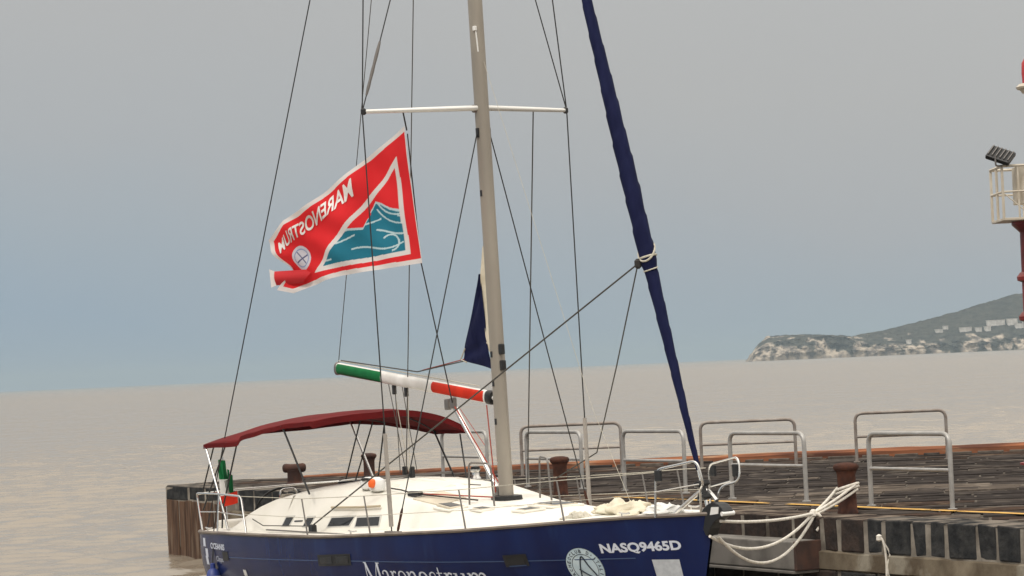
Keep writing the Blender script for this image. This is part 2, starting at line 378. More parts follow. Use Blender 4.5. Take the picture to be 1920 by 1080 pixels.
def headland_material():
    m = bpy.data.materials.new('headland_scrub_and_cliff'); m.use_nodes = True; n = m.node_tree; b = n.nodes['Principled BSDF']
    b.inputs['Roughness'].default_value = .9; b.inputs['Specular IOR Level'].default_value = .1
    t = n.nodes.new('ShaderNodeTexCoord'); s_ = n.nodes.new('ShaderNodeSeparateXYZ'); n.links.new(t.outputs['Object'], s_.inputs[0])
    def nz_(scale, st, det=5):
        mp_ = n.nodes.new('ShaderNodeMapping'); mp_.inputs['Scale'].default_value = st; n.links.new(t.outputs['Object'], mp_.inputs['Vector'])
        x = n.nodes.new('ShaderNodeTexNoise'); x.inputs['Scale'].default_value = scale; x.inputs['Detail'].default_value = det
        n.links.new(mp_.outputs[0], x.inputs['Vector']); return x.outputs['Fac']
    def mr(v, a, c_, lo=0., hi=1.):
        q = n.nodes.new('ShaderNodeMapRange'); q.inputs['From Min'].default_value = a; q.inputs['From Max'].default_value = c_
        q.inputs['To Min'].default_value = lo; q.inputs['To Max'].default_value = hi
        n.links.new(v, q.inputs['Value']); return q.outputs[0]
    def mix(a, c_, f):
        q = n.nodes.new('ShaderNodeMix'); q.data_type = 'RGBA'
        for sck, v in (('A', a), ('B', c_)):
            if isinstance(v, tuple): q.inputs[sck].default_value = (*v, 1)
            else: n.links.new(v, q.inputs[sck])
        n.links.new(f, q.inputs['Factor']); return q.outputs['Result']
    def math_(op, a, c_):
        q = n.nodes.new('ShaderNodeMath'); q.operation = op
        for i, v in enumerate((a, c_)):
            if isinstance(v, (int, float)): q.inputs[i].default_value = v
            else: n.links.new(v, q.inputs[i])
        return q.outputs[0]
    veg = mix((.020, .021, .017), (.062, .060, .046), mr(nz_(.12, (1, 1, 1)), .35, .65))
    rock = mix((.13, .11, .095), (.46, .39, .31), mr(nz_(.13, (1, 1, .4)), .40, .60))
    # bare rock: steep low faces, chiefly near the point, broken by scrub gullies
    low = mr(s_.outputs['Z'], 6, 26, .16, -.06)
    east = mr(s_.outputs['X'], 300, 460, .10, -.02)
    fac = math_('ADD', math_('ADD', nz_(.05, (1.3, 1, .5), 6), low), east)
    col = mix(veg, rock, mr(fac, .60, .68))
    n.links.new(col, b.inputs['Base Color'])
    return m
tag(hm.build('headland', headland_material()), kind='structure')

HOUSES = [(1762, 1776, 622, 5), (1780, 1789, 615, 4), (1807, 1829, 619, 6), (1836, 1847, 619, 5), (1853, 1864, 617, 6), (1862, 1896, 606, 8), (1900, 1919, 604, 9), (1911, 1930, 612, 7), (1697, 1706, 642, 4), (1930, 1960, 600, 8)]
HL = ['small white house alone on the scrub slope of the headland', 'tiny white hut above the lone house on the headland slope',
      'long low white house in the middle of the headland village', 'short white house beside the long low one on the headland',
      'narrow white house below the big hotel block on the headland', 'widest white building of the headland village',
      'tall white block behind the beacon on the headland', 'lower white terrace under the tall block on the headland',
      'pale little building near the cliff top below the village', 'white villa farthest along the headland behind the beacon']
def surf_front(x, z):      # the first place on the slope at this height
    for t in np.linspace(.35, .8, 60):
        q = headland_pt(x, t)
        if q[2] >= z: return q[1]
    return 3060
for (a, b_, v, hpx), lab in zip(HOUSES, HL):
    k = 3000/5092.5
    cx = (a+b_)/2; x = k*(cx-960)+.6; hz = 692-(cx-960)*.0439
    z0 = CAMH+(hz-v-hpx/2)*k*1.015; wd = (b_-a)*k; ht = hpx*k+1.0
    y = surf_front(x, z0)+2
    h = empty('headland_house', (x, y, z0)); tag(h, lab, 'house', 'white houses on the headland')
    MB().box((0, 0, ht/2-2), (wd, 8, ht+4)).build('wall', 'housew', h)
    MB().box((0, 0, ht+.15), (wd+.8, 8.8, .35)).build('roof', 'roofm', h)

# ------------------------------------------------------------------ pier
ZP = 1.55
E0 = Vector((6.304, 34.291)); ED = Vector((-14.24, 26.7)).normalized(); EN = Vector((ED.y, -ED.x))   # EN points into the pier
if EN.x < 0: EN = -EN
def edge(s_, inn=0.): q = E0+ED*s_+EN*inn; return (q.x, q.y)
S0, S1 = -9.5, 30.27
FAR_L, FAR_R = Vector((-6.3, 62.9)), Vector((24, 57.6))
poly = [edge(S0), (24, 26), tuple(FAR_R), tuple(FAR_L), edge(S1)]
pier = MB().prism(poly, -.9, ZP-.016).build('pier', 'pierbody'); tag(pier, kind='structure')

def clip(poly_, nrm, d):      # keep points with p.nrm >= d
    res = []
    for i in range(len(poly_)):
        a, b_ = Vector(poly_[i]), Vector(poly_[(i+1) % len(poly_)])
        da, db = a.dot(nrm)-d, b_.dot(nrm)-d
        if da >= 0: res.append(a)
        if da*db < 0: res.append(a.lerp(b_, da/(da-db)))
    return res
FD = (FAR_R-FAR_L).normalized(); FN = Vector((FD.y, -FD.x))
if FN.y > 0: FN = -FN
ks = []
row = 0; v = .9
while v < 31:
    dv = .62+random.uniform(-.04, .05); u = -3+random.uniform(0, 1)
    while u < 24:
        du = 1.15+random.uniform(-.25, .3)
        c = FAR_L+FD*u+FN*v
        q = [FAR_L+FD*(u+g)+FN*(v+h_) for g, h_ in ((.02, .05), (du-.02, .05), (du-.02, dv-.05), (.02, dv-.05))]
        q = clip(q, EN, E0.dot(EN)+.78)
        if len(q) >= 3:
            cx = sum(p_.x for p_ in q)/len(q); cy = sum(p_.y for p_ in q)/len(q)
            ar = abs(sum(q[i].x*q[(i+1) % len(q)].y-q[(i+1) % len(q)].x*q[i].y for i in range(len(q))))/2
            if ar > .03 and abs(cx) < cy*.192+.8 and cx > -7:
                ks.append((cy*cy/ar, q, (cx, cy)))
        u += du
    v += dv; row += 1
ks.sort(key=lambda e: e[0])
stuff = MB()
def pav_for(cx, cy):
    d_ = Vector((cx, cy)).dot(EN)-E0.dot(EN); fd_ = (Vector((cx, cy))-FAR_L).dot(FN)
    g = noise.noise(Vector((cx*.3, cy*.3, 3)))*.9+random.uniform(-.5, .5)
    if d_ < 3.0: return PAV[3] if g > .18 else PAV[2] if g > -.25 else PAV[1]
    if fd_ < 4.5: return PAV[1] if g > .0 else PAV[2] if g > -.3 else PAV[0]
    return PAV[0] if g < .22 else PAV[1] if g < .5 else PAV[3]
for i, (_, q, (cx, cy)) in enumerate(ks):
    z = ZP+random.uniform(-.012, .012); tx, ty = random.uniform(-.012, .012), random.uniform(-.016, .016)
    n = len(q); vs = [(p_.x, p_.y, ZP-.09) for p_ in q]+[(p_.x, p_.y, z+(p_.x-cx)*tx+(p_.y-cy)*ty) for p_ in q]
    fs = [tuple(range(n, 2*n))]+[(j, (j+1) % n, (j+1) % n+n, j+n) for j in range(n)]
    if i < 300: MB().add(vs, fs).build('paving_slab', pav_for(cx, cy), pier)
    else: stuff.add(vs, fs)
if stuff.v: tag(stuff.build('distant_paving', PAV[1], pier), kind='stuff')

# coping blocks along the near edge, then a stained ledge, then a second course
J = [-9.5, -8.7, -7.9, -7.0, -6.2, -5.3, -4.6, -3.7, -3.0, -2.1, -1.4, -.65, .02, .51, .93, 1.59, 1.98, 2.33, 2.97, 3.40, 4.04, 4.43, 5.16, 5.85, 6.49, 7.29]
while J[-1] < 29.2: J.append(J[-1]+random.uniform(.6, 1.05))
J[-1] = S1
def block(s0, s1, z0, z1, out_, dep, jig=.02, top_bow=.0):
    a, b_ = s0+.045, s1-.045
    jj = lambda: random.uniform(-jig, jig)
    vs = []
    for z in (z0, z1):
        for s_, inn in ((a, -out_), (b_, -out_), (b_, dep), (a, dep)):
            x, y = edge(s_+jj(), inn+jj()); vs.append((x, y, z+jj()*.6))
    return MB().add(vs, [(3, 2, 1, 0), (4, 5, 6, 7), (0, 1, 5, 4), (1, 2, 6, 5), (2, 3, 7, 6), (3, 0, 4, 7)])
for s0, s1 in zip(J[:-1], J[1:]):
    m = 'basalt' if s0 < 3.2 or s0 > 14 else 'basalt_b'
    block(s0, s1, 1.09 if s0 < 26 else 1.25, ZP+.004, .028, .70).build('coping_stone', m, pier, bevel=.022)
J2 = [-9.3]
while J2[-1] < 26.5: J2.append(J2[-1]+random.uniform(.55, 1.0))
for s0, s1 in zip(J2[:-1], J2[1:]):
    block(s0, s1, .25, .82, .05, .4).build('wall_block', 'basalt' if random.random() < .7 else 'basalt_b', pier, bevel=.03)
jm = MB()
jm.grid(lambda s_, z: (*edge(s_, -.012-.006*noise.noise(Vector((s_*3, z*3, 0)))), z), list(np.linspace(S0, S1, 120)), [.2, .5, .8, 1.1, 1.3, ZP-.03]).build('joint_mortar', 'mortar', pier)
lg = MB()
us = list(np.linspace(S0, 26.6, 150))
def ledge(s_, k):
    n_ = noise.fractal(Vector((s_*1.3, k*2, 0)), 1., 2., 4)*.035
    z = (.80, .84, 1.06, 1.10)[k]; o_ = (-.02, .065, .05, -.02)[k]
    x, y = edge(s_, -(o_+(n_ if k in (1, 2) else 0))); return (x, y, z+n_*.5)
lg.grid(ledge, us, [0, 1, 2, 3]).build('concrete_ledge', 'conc', pier, smooth=True)
s_ = 26.7
while s_ < S1-.05:
    e_ = min(s_+random.uniform(.34, .46), S1)
    block(s_-.02, e_+.02, -.5, 1.22+random.uniform(-.02, .02), .02+random.uniform(0, .03), .1, .012).build('timber_plank', 'plank', pier, bevel=.015)
    s_ = e_
# the outer face at the end of the pier gets blocks too
fl, ed = Vector(edge(S1)), FAR_L
for i in range(3):
    a, b_ = fl.lerp(ed, i/3+.02), fl.lerp(ed, (i+1)/3-.02); t_ = (ed-fl).normalized(); o_ = Vector((-t_.y, t_.x))*.04
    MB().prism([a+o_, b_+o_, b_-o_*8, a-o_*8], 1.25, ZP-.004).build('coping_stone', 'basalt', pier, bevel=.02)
# low ochre kerb along the outer side
kb = MB()
def kerb(u, k):
    n_ = noise.fractal(Vector((u*.9, k*1.7, 5)), 1., 2., 4)*.03
    q = FAR_L+FD*u+FN*((.85, .84, .70, .05, .02)[k])
    top = lerp(u, [(0, .02), (1.5, .04), (6, .10), (12, .15), (30, .20)])
    return (q.x, q.y, ZP+(-.1, top*.75+n_*.5, top+n_, top+n_*.5, -.3)[k])
tag(kb.grid(kerb, list(np.linspace(1.4, 30.5, 130)), range(5)).build('outer_kerb', 'redkerb', smooth=True), 'rust stained ochre kerb along the outer side of the pier', 'kerb')
# row of small pale stones along the kerb foot
u = 8.
while u < 19.5:
    du = random.uniform(.45, .75); q = FAR_L+FD*(u+du/2)+FN*1.02
    MB().box((q.x, q.y, ZP+.0), (du-.12, .2, .09), math.atan2(FD.y, FD.x)).build('kerb_stone', PAV[3] if random.random() < .6 else PAV[0], pier, bevel=.015)
    u += du
# worn yellow line
def yellow_mat():
    m = mat('worn_yellow_paint', (.62, .36, .06), .7, col2=(.50, .27, .05), scale=6)
    n = m.node_tree; b = n.nodes['Principled BSDF']; t = n.nodes.new('ShaderNodeTexCoord')
    x = n.nodes.new('ShaderNodeTexNoise'); x.inputs['Scale'].default_value = 2.2; x.inputs['Detail'].default_value = 8
    n.links.new(t.outputs['Object'], x.inputs['Vector'])
    r_ = n.nodes.new('ShaderNodeMapRange'); r_.inputs['From Min'].default_value = .40; r_.inputs['From Max'].default_value = .47
    n.links.new(x.outputs['Fac'], r_.inputs['Value']); n.links.new(r_.outputs[0], b.inputs['Alpha'])
    return m
MT['yellow'] = yellow_mat()
ym = MB()
for i in range(60):
    s_ = -4+i*.28; vs = []
    for ds in (0, .28):
        for inn in (1.42, 1.60):
            x, y = edge(s_+ds, inn+.02*noise.noise(Vector(((s_+ds)*1.4, 0, 0)))); vs.append((x, y, ZP+.022))
    ym.add(vs, [(0, 2, 3, 1)])
ym.build('yellow_line', 'yellow', pier)

# fender beam on the pier face
bm_ = empty('fender_beam', (*edge(4.43, 0), 0)); tag(bm_, 'grey concrete fender beam jutting from the pier face below the mooring ropes', 'fender beam')
bm_.rotation_euler = (0, 0, math.atan2(ED.y, ED.x))
MB().box((3.6, .21, 1.03), (7.0, .46, .40)).build('beam', 'beam', bm_, bevel=.02)
MB().box((.09, .21, 1.03), (.06, .47, .41)).build('end_plate', 'beam_end', bm_, bevel=.01)
MB().box((3.6, .22, .80), (7.0, .50, .04)).build('bottom_lip', 'beam', bm_, bevel=.008)

# ------------------------------------------------------------------ bollards
def bollard(loc, h, rc, rk, m, label, cap=.11):
    o = empty('mooring_bollard', loc); tag(o, label, 'bollard', 'iron mooring bollards on the pier')
    MB().lathe([(rc*1.12, 0), (rc*1.12, .03), (rc*1.03, .05), (rc*.97, h*.4), (rc, h-cap-.05), (rc*1.15, h-cap)], n=24).build('post', m, o, smooth=True)
    MB().lathe([(rc*1.1, h-cap-.005), (rk*.9, h-cap+.01), (rk, h-cap*.6), (rk*.98, h-cap*.3), (rk*.85, h-.01), (rk*.4, h+.008), (.01, h+.01)], n=24).build('cap', m, o, smooth=True)
    return o
bollard((4.644, 38.8, ZP), .72, .133, .185, 'rust', 'rusty red iron bollard with white mooring ropes looped round it')
bollard((.70, 47.83, ZP), .69, .125, .175, 'rust', 'dark rusty iron bollard between two railings behind the yacht foredeck')
bollard((-3.31, 59.8, ZP), .55, .125, .175, 'iron', 'dark iron bollard at the outer kerb seen over the yacht cabin')
wb = empty('mooring_bollard', (-4.79, 57.78, ZP)); tag(wb, 'wide headed dark iron bollard near the end of the pier', 'bollard', 'iron mooring bollards on the pier')
MB().lathe([(.20, 0), (.20, .04), (.155, .08), (.15, .26), (.17, .32)], n=24).build('post', 'iron', wb, smooth=True)
hd = MB(); P_ = []
hd.tube([(-.25, 0, .37), (-.235, 0, .37), (-.19, 0, .37), (-.08, 0, .365), (.08, 0, .365), (.19, 0, .37), (.235, 0, .37), (.25, 0, .37)], [.04, .075, .098, .09, .09, .098, .075, .04], 16)
hd.build('head', 'iron', wb, smooth=True)

# ------------------------------------------------------------------ railings
def railing(a, b_, h, material, label, group, mid=.52, tape=()):
    a, b_ = Vector(a), Vector(b_); d_ = b_-a; L = d_.length
    o = empty('tubular_railing', (a.x, a.y, ZP), math.atan2(d_.y, d_.x)); tag(o, label, 'railing', group)
    MB().tube(rounded([(0, 0, -.05), (0, 0, h), (L, 0, h), (L, 0, -.05)], .17, 7), .035, 10).build('hoop', material, o, smooth=True)
    MB().tube([(.02, 0, h*mid), (L-.02, 0, h*mid)], .027, 8).build('mid_rail', material, o, smooth=True)
    for x in (0, L): MB().lathe([(.07, 0), (.07, .018), (.045, .022)], (x, 0, 0), 12).build('foot', material, o)
    for t0, t1 in tape: MB().tube([(L*t0, 0, h), (L*t1, 0, h)], .034, 10).build('red_tape', 'tape', o, smooth=True)
    return o
G1, G2 = 'galvanised railings along the near edge of the pier', 'railings along the outer side of the pier'
railing((6.86, 36.5), (7.78, 34.7), 1.07, 'galv', 'galvanised railing beyond the one next to the roped bollard, standing near the beacon side', G1)
railing((5.19, 40.4), (6.10, 38.57), 1.08, 'galv', 'galvanised railing right beside the bollard with the white ropes', G1)
railing((3.43, 44.25), (4.44, 42.4), 1.07, 'galv', 'galvanised railing on the near pier edge behind the yacht bow rail', G1)
railing((1.86, 48.6), (2.83, 46.75), 1.07, 'galv', 'narrow looking galvanised railing between the dark bollard and the furled headsail', G1)
railing((.14, 52.0), (1.14, 50.2), 1.05, 'galv', 'galvanised railing just behind the dark bollard abeam of the mast', G1)
railing((-1.57, 55.6), (-.64, 53.8), 1.05, 'galv', 'galvanised railing seen between the canopy and the mast', G1)
railing((7.05, 56.9), (8.90, 56.6), 1.02, 'galv2', 'weathered railing with two red marks at the outer kerb beyond the roped bollard', G2, tape=((.34, .43), (.53, .62)))
railing((3.80, 56.8), (5.74, 56.5), .97, 'galv2', 'plain weathered railing at the outer kerb beyond the yacht bow', G2)
railing((.05, 57.0), (2.13, 56.7), 1.05, 'galv2', 'weathered railing with red tape on top, behind the dark bollard', G2, tape=((.31, .38), (.46, .54)))

# ------------------------------------------------------------------ beacon
bc = empty('harbour_beacon', (9.98, 52.0, ZP)); tag(bc, 'red steel harbour light column with a cream railed platform', 'beacon')
MB().lathe([(.42, 0), (.42, .05), (.24, .08), (.22, 2.7), (.21, 4.6)], n=24).build('column', 'beacon', bc, smooth=True)
for z in (2.74, 3.5): MB().lathe([(.22, 0), (.30, .03), (.31, .10), (.25, .18), (.21, .2)], (0, 0, z), 24).build('flange', 'beacon', bc, smooth=True)
MB().lathe([(.21, 4.45), (.36, 4.60), (.36, 4.66)], n=24).build('bracket_ring', 'beacon', bc, smooth=True)
MB().box((0, 0, 4.69), (1.26, 1.26, .05)).build('platform_floor', 'beaconw', bc, bevel=.008)
for z, th in ((5.70, .03), (5.21, .022)):
    for a in range(4):
        c, s_ = math.cos(a*math.pi/2), math.sin(a*math.pi/2); q = .61
        pts = [(c*q-s_*-q, s_*q+c*-q, z), (c*q-s_*q, s_*q+c*q, z)]
        MB().tube(pts, th, 6).build('rail', 'beaconw', bc)
for x, y in [(a*.61, b_*.61) for a in (-1, 0, 1) for b_ in (-1, 0, 1) if (a, b_) != (0, 0)]+[(-.31, -.61), (.31, -.61)]:
    MB().tube([(x, y, 4.7), (x, y, 5.71)], .02 if abs(x) < .5 else .028, 6).build('post', 'beaconw', bc)
MB().tube([(-.61, -.61, 5.20), (-.1, -.61, 4.74)], .012, 6).build('brace', 'beaconw', bc)
MB().box((-.02, -.30, 5.33), (.62, .4, .72)).build('control_cabinet', 'beaconw', bc, bevel=.015)
MB().lathe([(.12, 4.7), (.10, 7.1), (.2, 7.12), (.26, 7.2)], (.17, 0, 0), 18).build('lamp_post', 'beaconw', bc, smooth=True)
MB().lathe([(.30, 7.2), (.32, 7.24), (.25, 7.30)], (.17, 0, 0), 20).build('gallery_ring', 'beaconw', bc, smooth=True)
MB().lathe([(.19, 7.30), (.20, 7.5), (.19, 7.7), (.12, 7.82), (.03, 7.9)], (.17, 0, 0), 20).build('lantern', 'lens_r', bc, smooth=True)
fl_ = empty('floodlight', (9.36, 51.39, ZP+5.70)); tag(fl_, 'black rectangular floodlight tilted on the corner of the beacon platform rail', 'floodlight')
fl_.rotation_euler = (0, 0, R(-25))
hm_ = MB().box((0, 0, 0), (.48, .36, .09)).build('lamp_head', 'black', fl_, bevel=.02); hm_.location = (0, 0, .20); hm_.rotation_euler = (R(38), R(22), 0)
gm = MB().box((-.01, -.01, -.055), (.44, .29, .012)).build('glass', 'glass_f', hm_)
for i in range(6): MB().box((-.2+i*.08, 0, .065), (.012, .30, .04)).build('cooling_fin', 'steel_d', hm_)
MB().tube(rounded([(-.06, -.16, .2), (-.06, -.16, 0), (.08, .12, 0), (.08, .12, .2)], .05), .018, 6).build('bracket', 'steel_d', fl_)

# ------------------------------------------------------------------ yacht
TH, HEEL = R(57.655), R(1.09)
fw = Vector((math.cos(TH), -math.sin(TH), 0)); pt0 = Vector((math.sin(TH), math.cos(TH), 0)); up0 = Vector((0, 0, 1))
ptv = pt0*math.cos(HEEL)+up0*math.sin(HEEL); upv = up0*math.cos(HEEL)-pt0*math.sin(HEEL)
BM = Matrix((fw, ptv, upv)).transposed().to_4x4(); BM.translation = (-4.465, 47.149, 0)
yacht = empty('sailing_yacht'); yacht.matrix_world = BM
tag(yacht, 'navy blue sailing yacht with white deck moored bow first beside the pier', 'yacht')
def W(q): return BM @ Vector(q)

SHEER = [(0, 1.32), (2, 1.37), (4, 1.405), (5.8, 1.437), (7.8, 1.526), (9.3, 1.592), (10.2, 1.645), (11.1, 1.702), (12, 1.752), (13.2, 1.785)]
HBT = [(.42, 1.30), (.5, 1.43), (.7, 1.55), (1, 1.62), (2, 1.78), (3, 1.88), (4, 1.95), (5, 1.98), (6, 1.99), (7, 1.95), (8, 1.88), (9, 1.74), (10, 1.48), (11, 1.10), (12, .62), (12.6, .32), (13, .10), (13.12, .02)]
XA = .42
def sheer(x): return lerp(x, SHEER)
def stem(z): return 12.61+.31*z if z > 0 else 12.61+z*2.2
def hy(x, z):
    X = XA+(x-XA)*(13.12-XA)/(stem(z)-XA)
    zk = -.45; t = min(1, max(0, (z-zk)/(sheer(x)-zk)))
    pw = lerp(X, [(0, 3.2), (6, 3.2), (9, 2.6), (11, 1.9), (13.1, 1.5)])
    return lerp(X, HBT)*(1-(1-t)**pw)
def hullp(x, z, off=0.): return (x, -(hy(x, z)+off), z)
us = [XA, .46, .5, .58, .7, .85]+list(np.arange(1.0, 12.5, .25))+[12.5, 12.65, 12.8, 12.9, 13.0, 13.06, 13.10, 13.12]
ts = [0, .05, .1, .16, .24, .32, .4, .5, .6, .7, .8, .88, .94, 1]
def hull_pt(side):
    def f(X, t):
        zs = lerp(X, [(a, b_) for a, b_ in SHEER]); z = -.45+(zs+.45)*t
        x = XA+(X-XA)*(stem(z)-XA)/(13.12-XA)
        return (x, side*hy(x, z), z)
    return f
hb_ = MB(); hb_.grid(hull_pt(-1), us, ts); hb_.grid(hull_pt(1), us, ts)
nt_ = len(ts); n1 = len(us)*nt_
hb_.f.append(tuple(list(range(nt_))+[n1+i for i in range(nt_-1, -1, -1)]))
hull = hb_.build('hull', 'hull', yacht, smooth=True)

# deck with an open cockpit well
dk = MB()
def deckz(x, y): return sheer(x)+.012+.05*(1-(y/max(.1, hy(x, sheer(x))))**2)*min(1, hy(x, sheer(x)))
dx = sorted(set([XA+.02]+list(np.arange(.75, 13, .25))+[13.05])); fr = np.linspace(-1, 1, 21)
for i in range(len(dx)-1):
    for j in range(20):
        quad = []
        for x, g in ((dx[i], fr[j]), (dx[i], fr[j+1]), (dx[i+1], fr[j+1]), (dx[i+1], fr[j])):
            y = g*(hy(x, sheer(x))-.015); quad.append((x, y, deckz(x, y)))
        mxx = sum(q[0] for q in quad)/4; myy = sum(q[1] for q in quad)/4
        if .9 < mxx < 3.5 and abs(myy) < 1.0: continue
        dk.add(quad, [(0, 1, 2, 3)])
b = dk.build('deck', 'deck', yacht)
wl = MB().add([(.72, -1.08, 1.40), (3.6, -1.08, 1.44), (3.6, 1.08, 1.44), (.72, 1.08, 1.40), (.8, -.75, .95), (3.55, -.75, .95), (3.55, .75, .95), (.8, .75, .95)],
              [(0, 1, 5, 4), (1, 2, 6, 5), (2, 3, 7, 6), (3, 0, 4, 7), (4, 5, 6, 7)]).build('cockpit_well', 'deck', yacht)
for sd_ in (-1, 1):
    tr = MB().tube([(x, sd_*(hy(x, sheer(x))+.005), sheer(x)+.012) for x in us[1:-1]], .028, 6)
    tr.build('toe_rail', 'toerail', yacht, smooth=True)

# coachroof
ROOFW = [(3.4, 1.47), (5, 1.47), (6.5, 1.38), (8, 1.16), (9, .95), (10, .66), (10.9, .25)]
ROOFH = [(3.4, .55), (4.5, .62), (5.5, .60), (6.5, .50), (7.2, .38), (8, .24), (9, .16), (10, .09), (10.9, .0)]
CAMB = [(3.4, .12), (6, .12), (8, .09), (10, .05), (10.9, .02)]
def roofz(x, y):
    w_ = lerp(x, ROOFW); h = lerp(x, ROOFH); wt = max(.03, w_-.16-.25*h); zd = sheer(x)+.03; a = abs(y)
    if a <= wt: return zd+h+lerp(x, CAMB)*(1-(a/wt)**2)
    if a <= w_: return zd+h*(w_-a)/(w_-wt)
    return zd
def roof_sec(x):
    w_ = lerp(x, ROOFW); h = lerp(x, ROOFH); wt = max(.03, w_-.16-.25*h)
    ys = [w_+.02, w_, w_-(w_-wt)*.5, w_-(w_-wt)*.88, wt-.03]+[wt*q for q in (.85, .6, .3)]
    sec = []
    for y in ys: sec.append((y, roofz(x, y) if y < w_+.01 else sheer(x)-.05))
    # soften the shoulder
    y3, z3 = sec[3]; sec[3] = (y3-.005, z3-.012*min(1, h*3))
    return [(-y, z) for y, z in sec]+[(0, roofz(x, 0))]+[(y, z) for y, z in reversed(sec)]
cx_ = list(np.arange(3.4, 10.91, .15))
rf = MB(); secs = [roof_sec(x) for x in cx_]; ns = len(secs[0])
rf.add([(x, y, z) for x, s_ in zip(cx_, secs) for y, z in s_], [(i*ns+j, (i+1)*ns+j, (i+1)*ns+j+1, i*ns+j+1) for i in range(len(cx_)-1) for j in range(ns-1)]+[tuple(range(ns))])
roof = rf.build('coachroof', 'deck', yacht, smooth=True)
# cockpit coamings that sweep up into the cabin side
COAM = [(1.25, .0), (1.6, .06), (2.0, .25), (2.4, .38), (2.8, .47), (3.3, .54), (3.5, .555)]
for sd_ in (-1, 1):
    cm = MB(); xs_ = list(np.linspace(1.25, 3.48, 24))
    def coam(x, k):
        z0 = sheer(x)+.03; h = lerp(x, COAM); wt = 1.47-.16-.25*h
        return (x, sd_*(1.49, 1.47, 1.47-(1.47-wt)*.5, wt+.02, wt-.04, wt-.12, .98, .96)[k], z0+(-.08, .0, h*.5, h*.97, h+.008, h+.02, h+.03, -.12)[k])
    cm.grid(coam, xs_, range(8)); cm.build('coaming', 'deck', yacht, smooth=True)
MB().box((3.42, 0, 1.60), (.05, 2.2, .75)).build('companionway_bulkhead', 'deck', yacht)
MB().box((3.385, 0, 1.72), (.03, .62, .80)).build('companionway_hatch', 'window', yacht)
for sd_ in (-1, 1): MB().box((2.1, sd_*.93, 1.33), (2.3, .42, .06)).build('cockpit_seat', 'deck', yacht, bevel=.02)
MB().box((.72, 0, 1.42), (.42, 2.3, .16)).build('aft_locker', 'deck', yacht, bevel=.04)

# side windows lie on the sloping cabin side
def sidep(x, z, off=0.):
    w_ = lerp(x, ROOFW); h = lerp(x, ROOFH); wt = w_-.16-.25*h; k = (z-sheer(x)-.03)/h
    return (x, -(w_-(w_-wt)*k)-off, z)
def side_panel(x0, x1, z0, z1, off, slant=0., th=.02, name='cabin_window', m='window', parent=None):
    q = [sidep(x, z, o_) for o_ in (off, off-th) for x, z in ((x0, z0), (x1, z0+(x1-x0)*.045), (x1+slant, z1+(x1-x0)*.045), (x0+slant*.6, z1))]
    return MB().add(q, [(0, 1, 2, 3), (7, 6, 5, 4), (0, 4, 5, 1), (1, 5, 6, 2), (2, 6, 7, 3), (3, 7, 4, 0)]).build(name, m, parent or yacht)
for x0, x1, sl in ((3.50, 3.72, .05), (4.22, 4.42, .05), (5.02, 5.62, .06), (5.82, 6.46, -.06)):
    z0 = sheer(x0)+.115
    wdw = side_panel(x0, x1, z0, z0+.125, .012, sl)
    side_panel(x0-.035, x1+.035, z0-.022, z0+.15, .006, sl, .02, 'window_frame', 'frame', wdw)
side_panel(3.86, 4.12, sheer(3.9)+.175, sheer(3.9)+.195, .012, 0, .02, 'vent_slot', 'window')
MB().tube([sidep(x, sheer(x)+.40, .05) for x in np.linspace(5.0, 6.35, 8)], .02, 6).build('handrail', 'teak', yacht, smooth=True)
# hatches on the roof
def roof_panel(corners, off, name, m, parent=None, th=.03):
    q = [(x, y, roofz(x, y)+off) for x, y in corners]+[(x, y, roofz(x, y)+off-th) for x, y in corners]
    return MB().add(q, [(0, 1, 2, 3), (7, 6, 5, 4), (0, 4, 5, 1), (1, 5, 6, 2), (2, 6, 7, 3), (3, 7, 4, 0)]).build(name, m, parent or yacht, bevel=.006)
def hatch(corners):
    a = roof_panel(corners, .035, 'deck_hatch', 'deck'); cx = sum(c[0] for c in corners)/4; cy = sum(c[1] for c in corners)/4
    roof_panel([(cx+(x-cx)*.84, cy+(y-cy)*.74) for x, y in corners], .042, 'hatch_pane', 'cream', a)
    roof_panel([(cx+(x-cx)*.74, cy+(y-cy)*.6) for x, y in corners], .046, 'hatch_glass', 'window', a)
hatch([(7.55, -1.02), (7.95, -.98), (8.12, -.74), (7.72, -.76)])
hatch([(8.32, -.86), (8.58, -.84), (8.72, -.66), (8.46, -.68)])
hatch([(9.02, -.30), (9.62, -.28), (9.62, .30), (9.02, .30)])
hatch([(9.15, -.66), (9.42, -.62), (9.62, -.36), (9.32, -.38)])
roof_panel([(6.95, -1.0), (7.60, -.94), (7.60, -.45), (6.95, -.48)], .02, 'sliding_hatch_cover', 'cream')
MB().tube([(x, -.92, roofz(x, -.92)+.05) for x in np.linspace(6.1, 6.85, 5)]+[(8.0, -.5, roofz(8.0, -.5)+.05)], .012, 6).build('halyard_tail', 'rope_d', yacht)
MB().box((6.86, -.9, roofz(6.86, -.9)+.05), (.3, .09, .07), .1).build('rope_clutch', 'black', yacht, bevel=.015)
MB().tube([(6.95, -.85, roofz(6.95, -.85)+.05), (8.0, -.22, roofz(8, -.2)+.05)], .011, 6).build('halyard_tail', 'rope_r', yacht)
for x, y, lab in ((5.55, -.98, 0), (5.6, .95, 1), (2.9, 1.25, 1), (7.0, .5, 1)):
    z = roofz(x, y) if x > 3.4 else sheer(x)+.5
    wn_ = MB().lathe([(.085, 0), (.085, .02), (.06, .05), (.058, .11), (.085, .14), (.085, .16), (.03, .17)], (x, y, z), 16).build('winch', 'steel', yacht, smooth=True)
    MB().lathe([(.075, .16), (.07, .2), (.02, .21)], (x, y, z), 12).build('winch_cap', 'black', wn_, smooth=True)

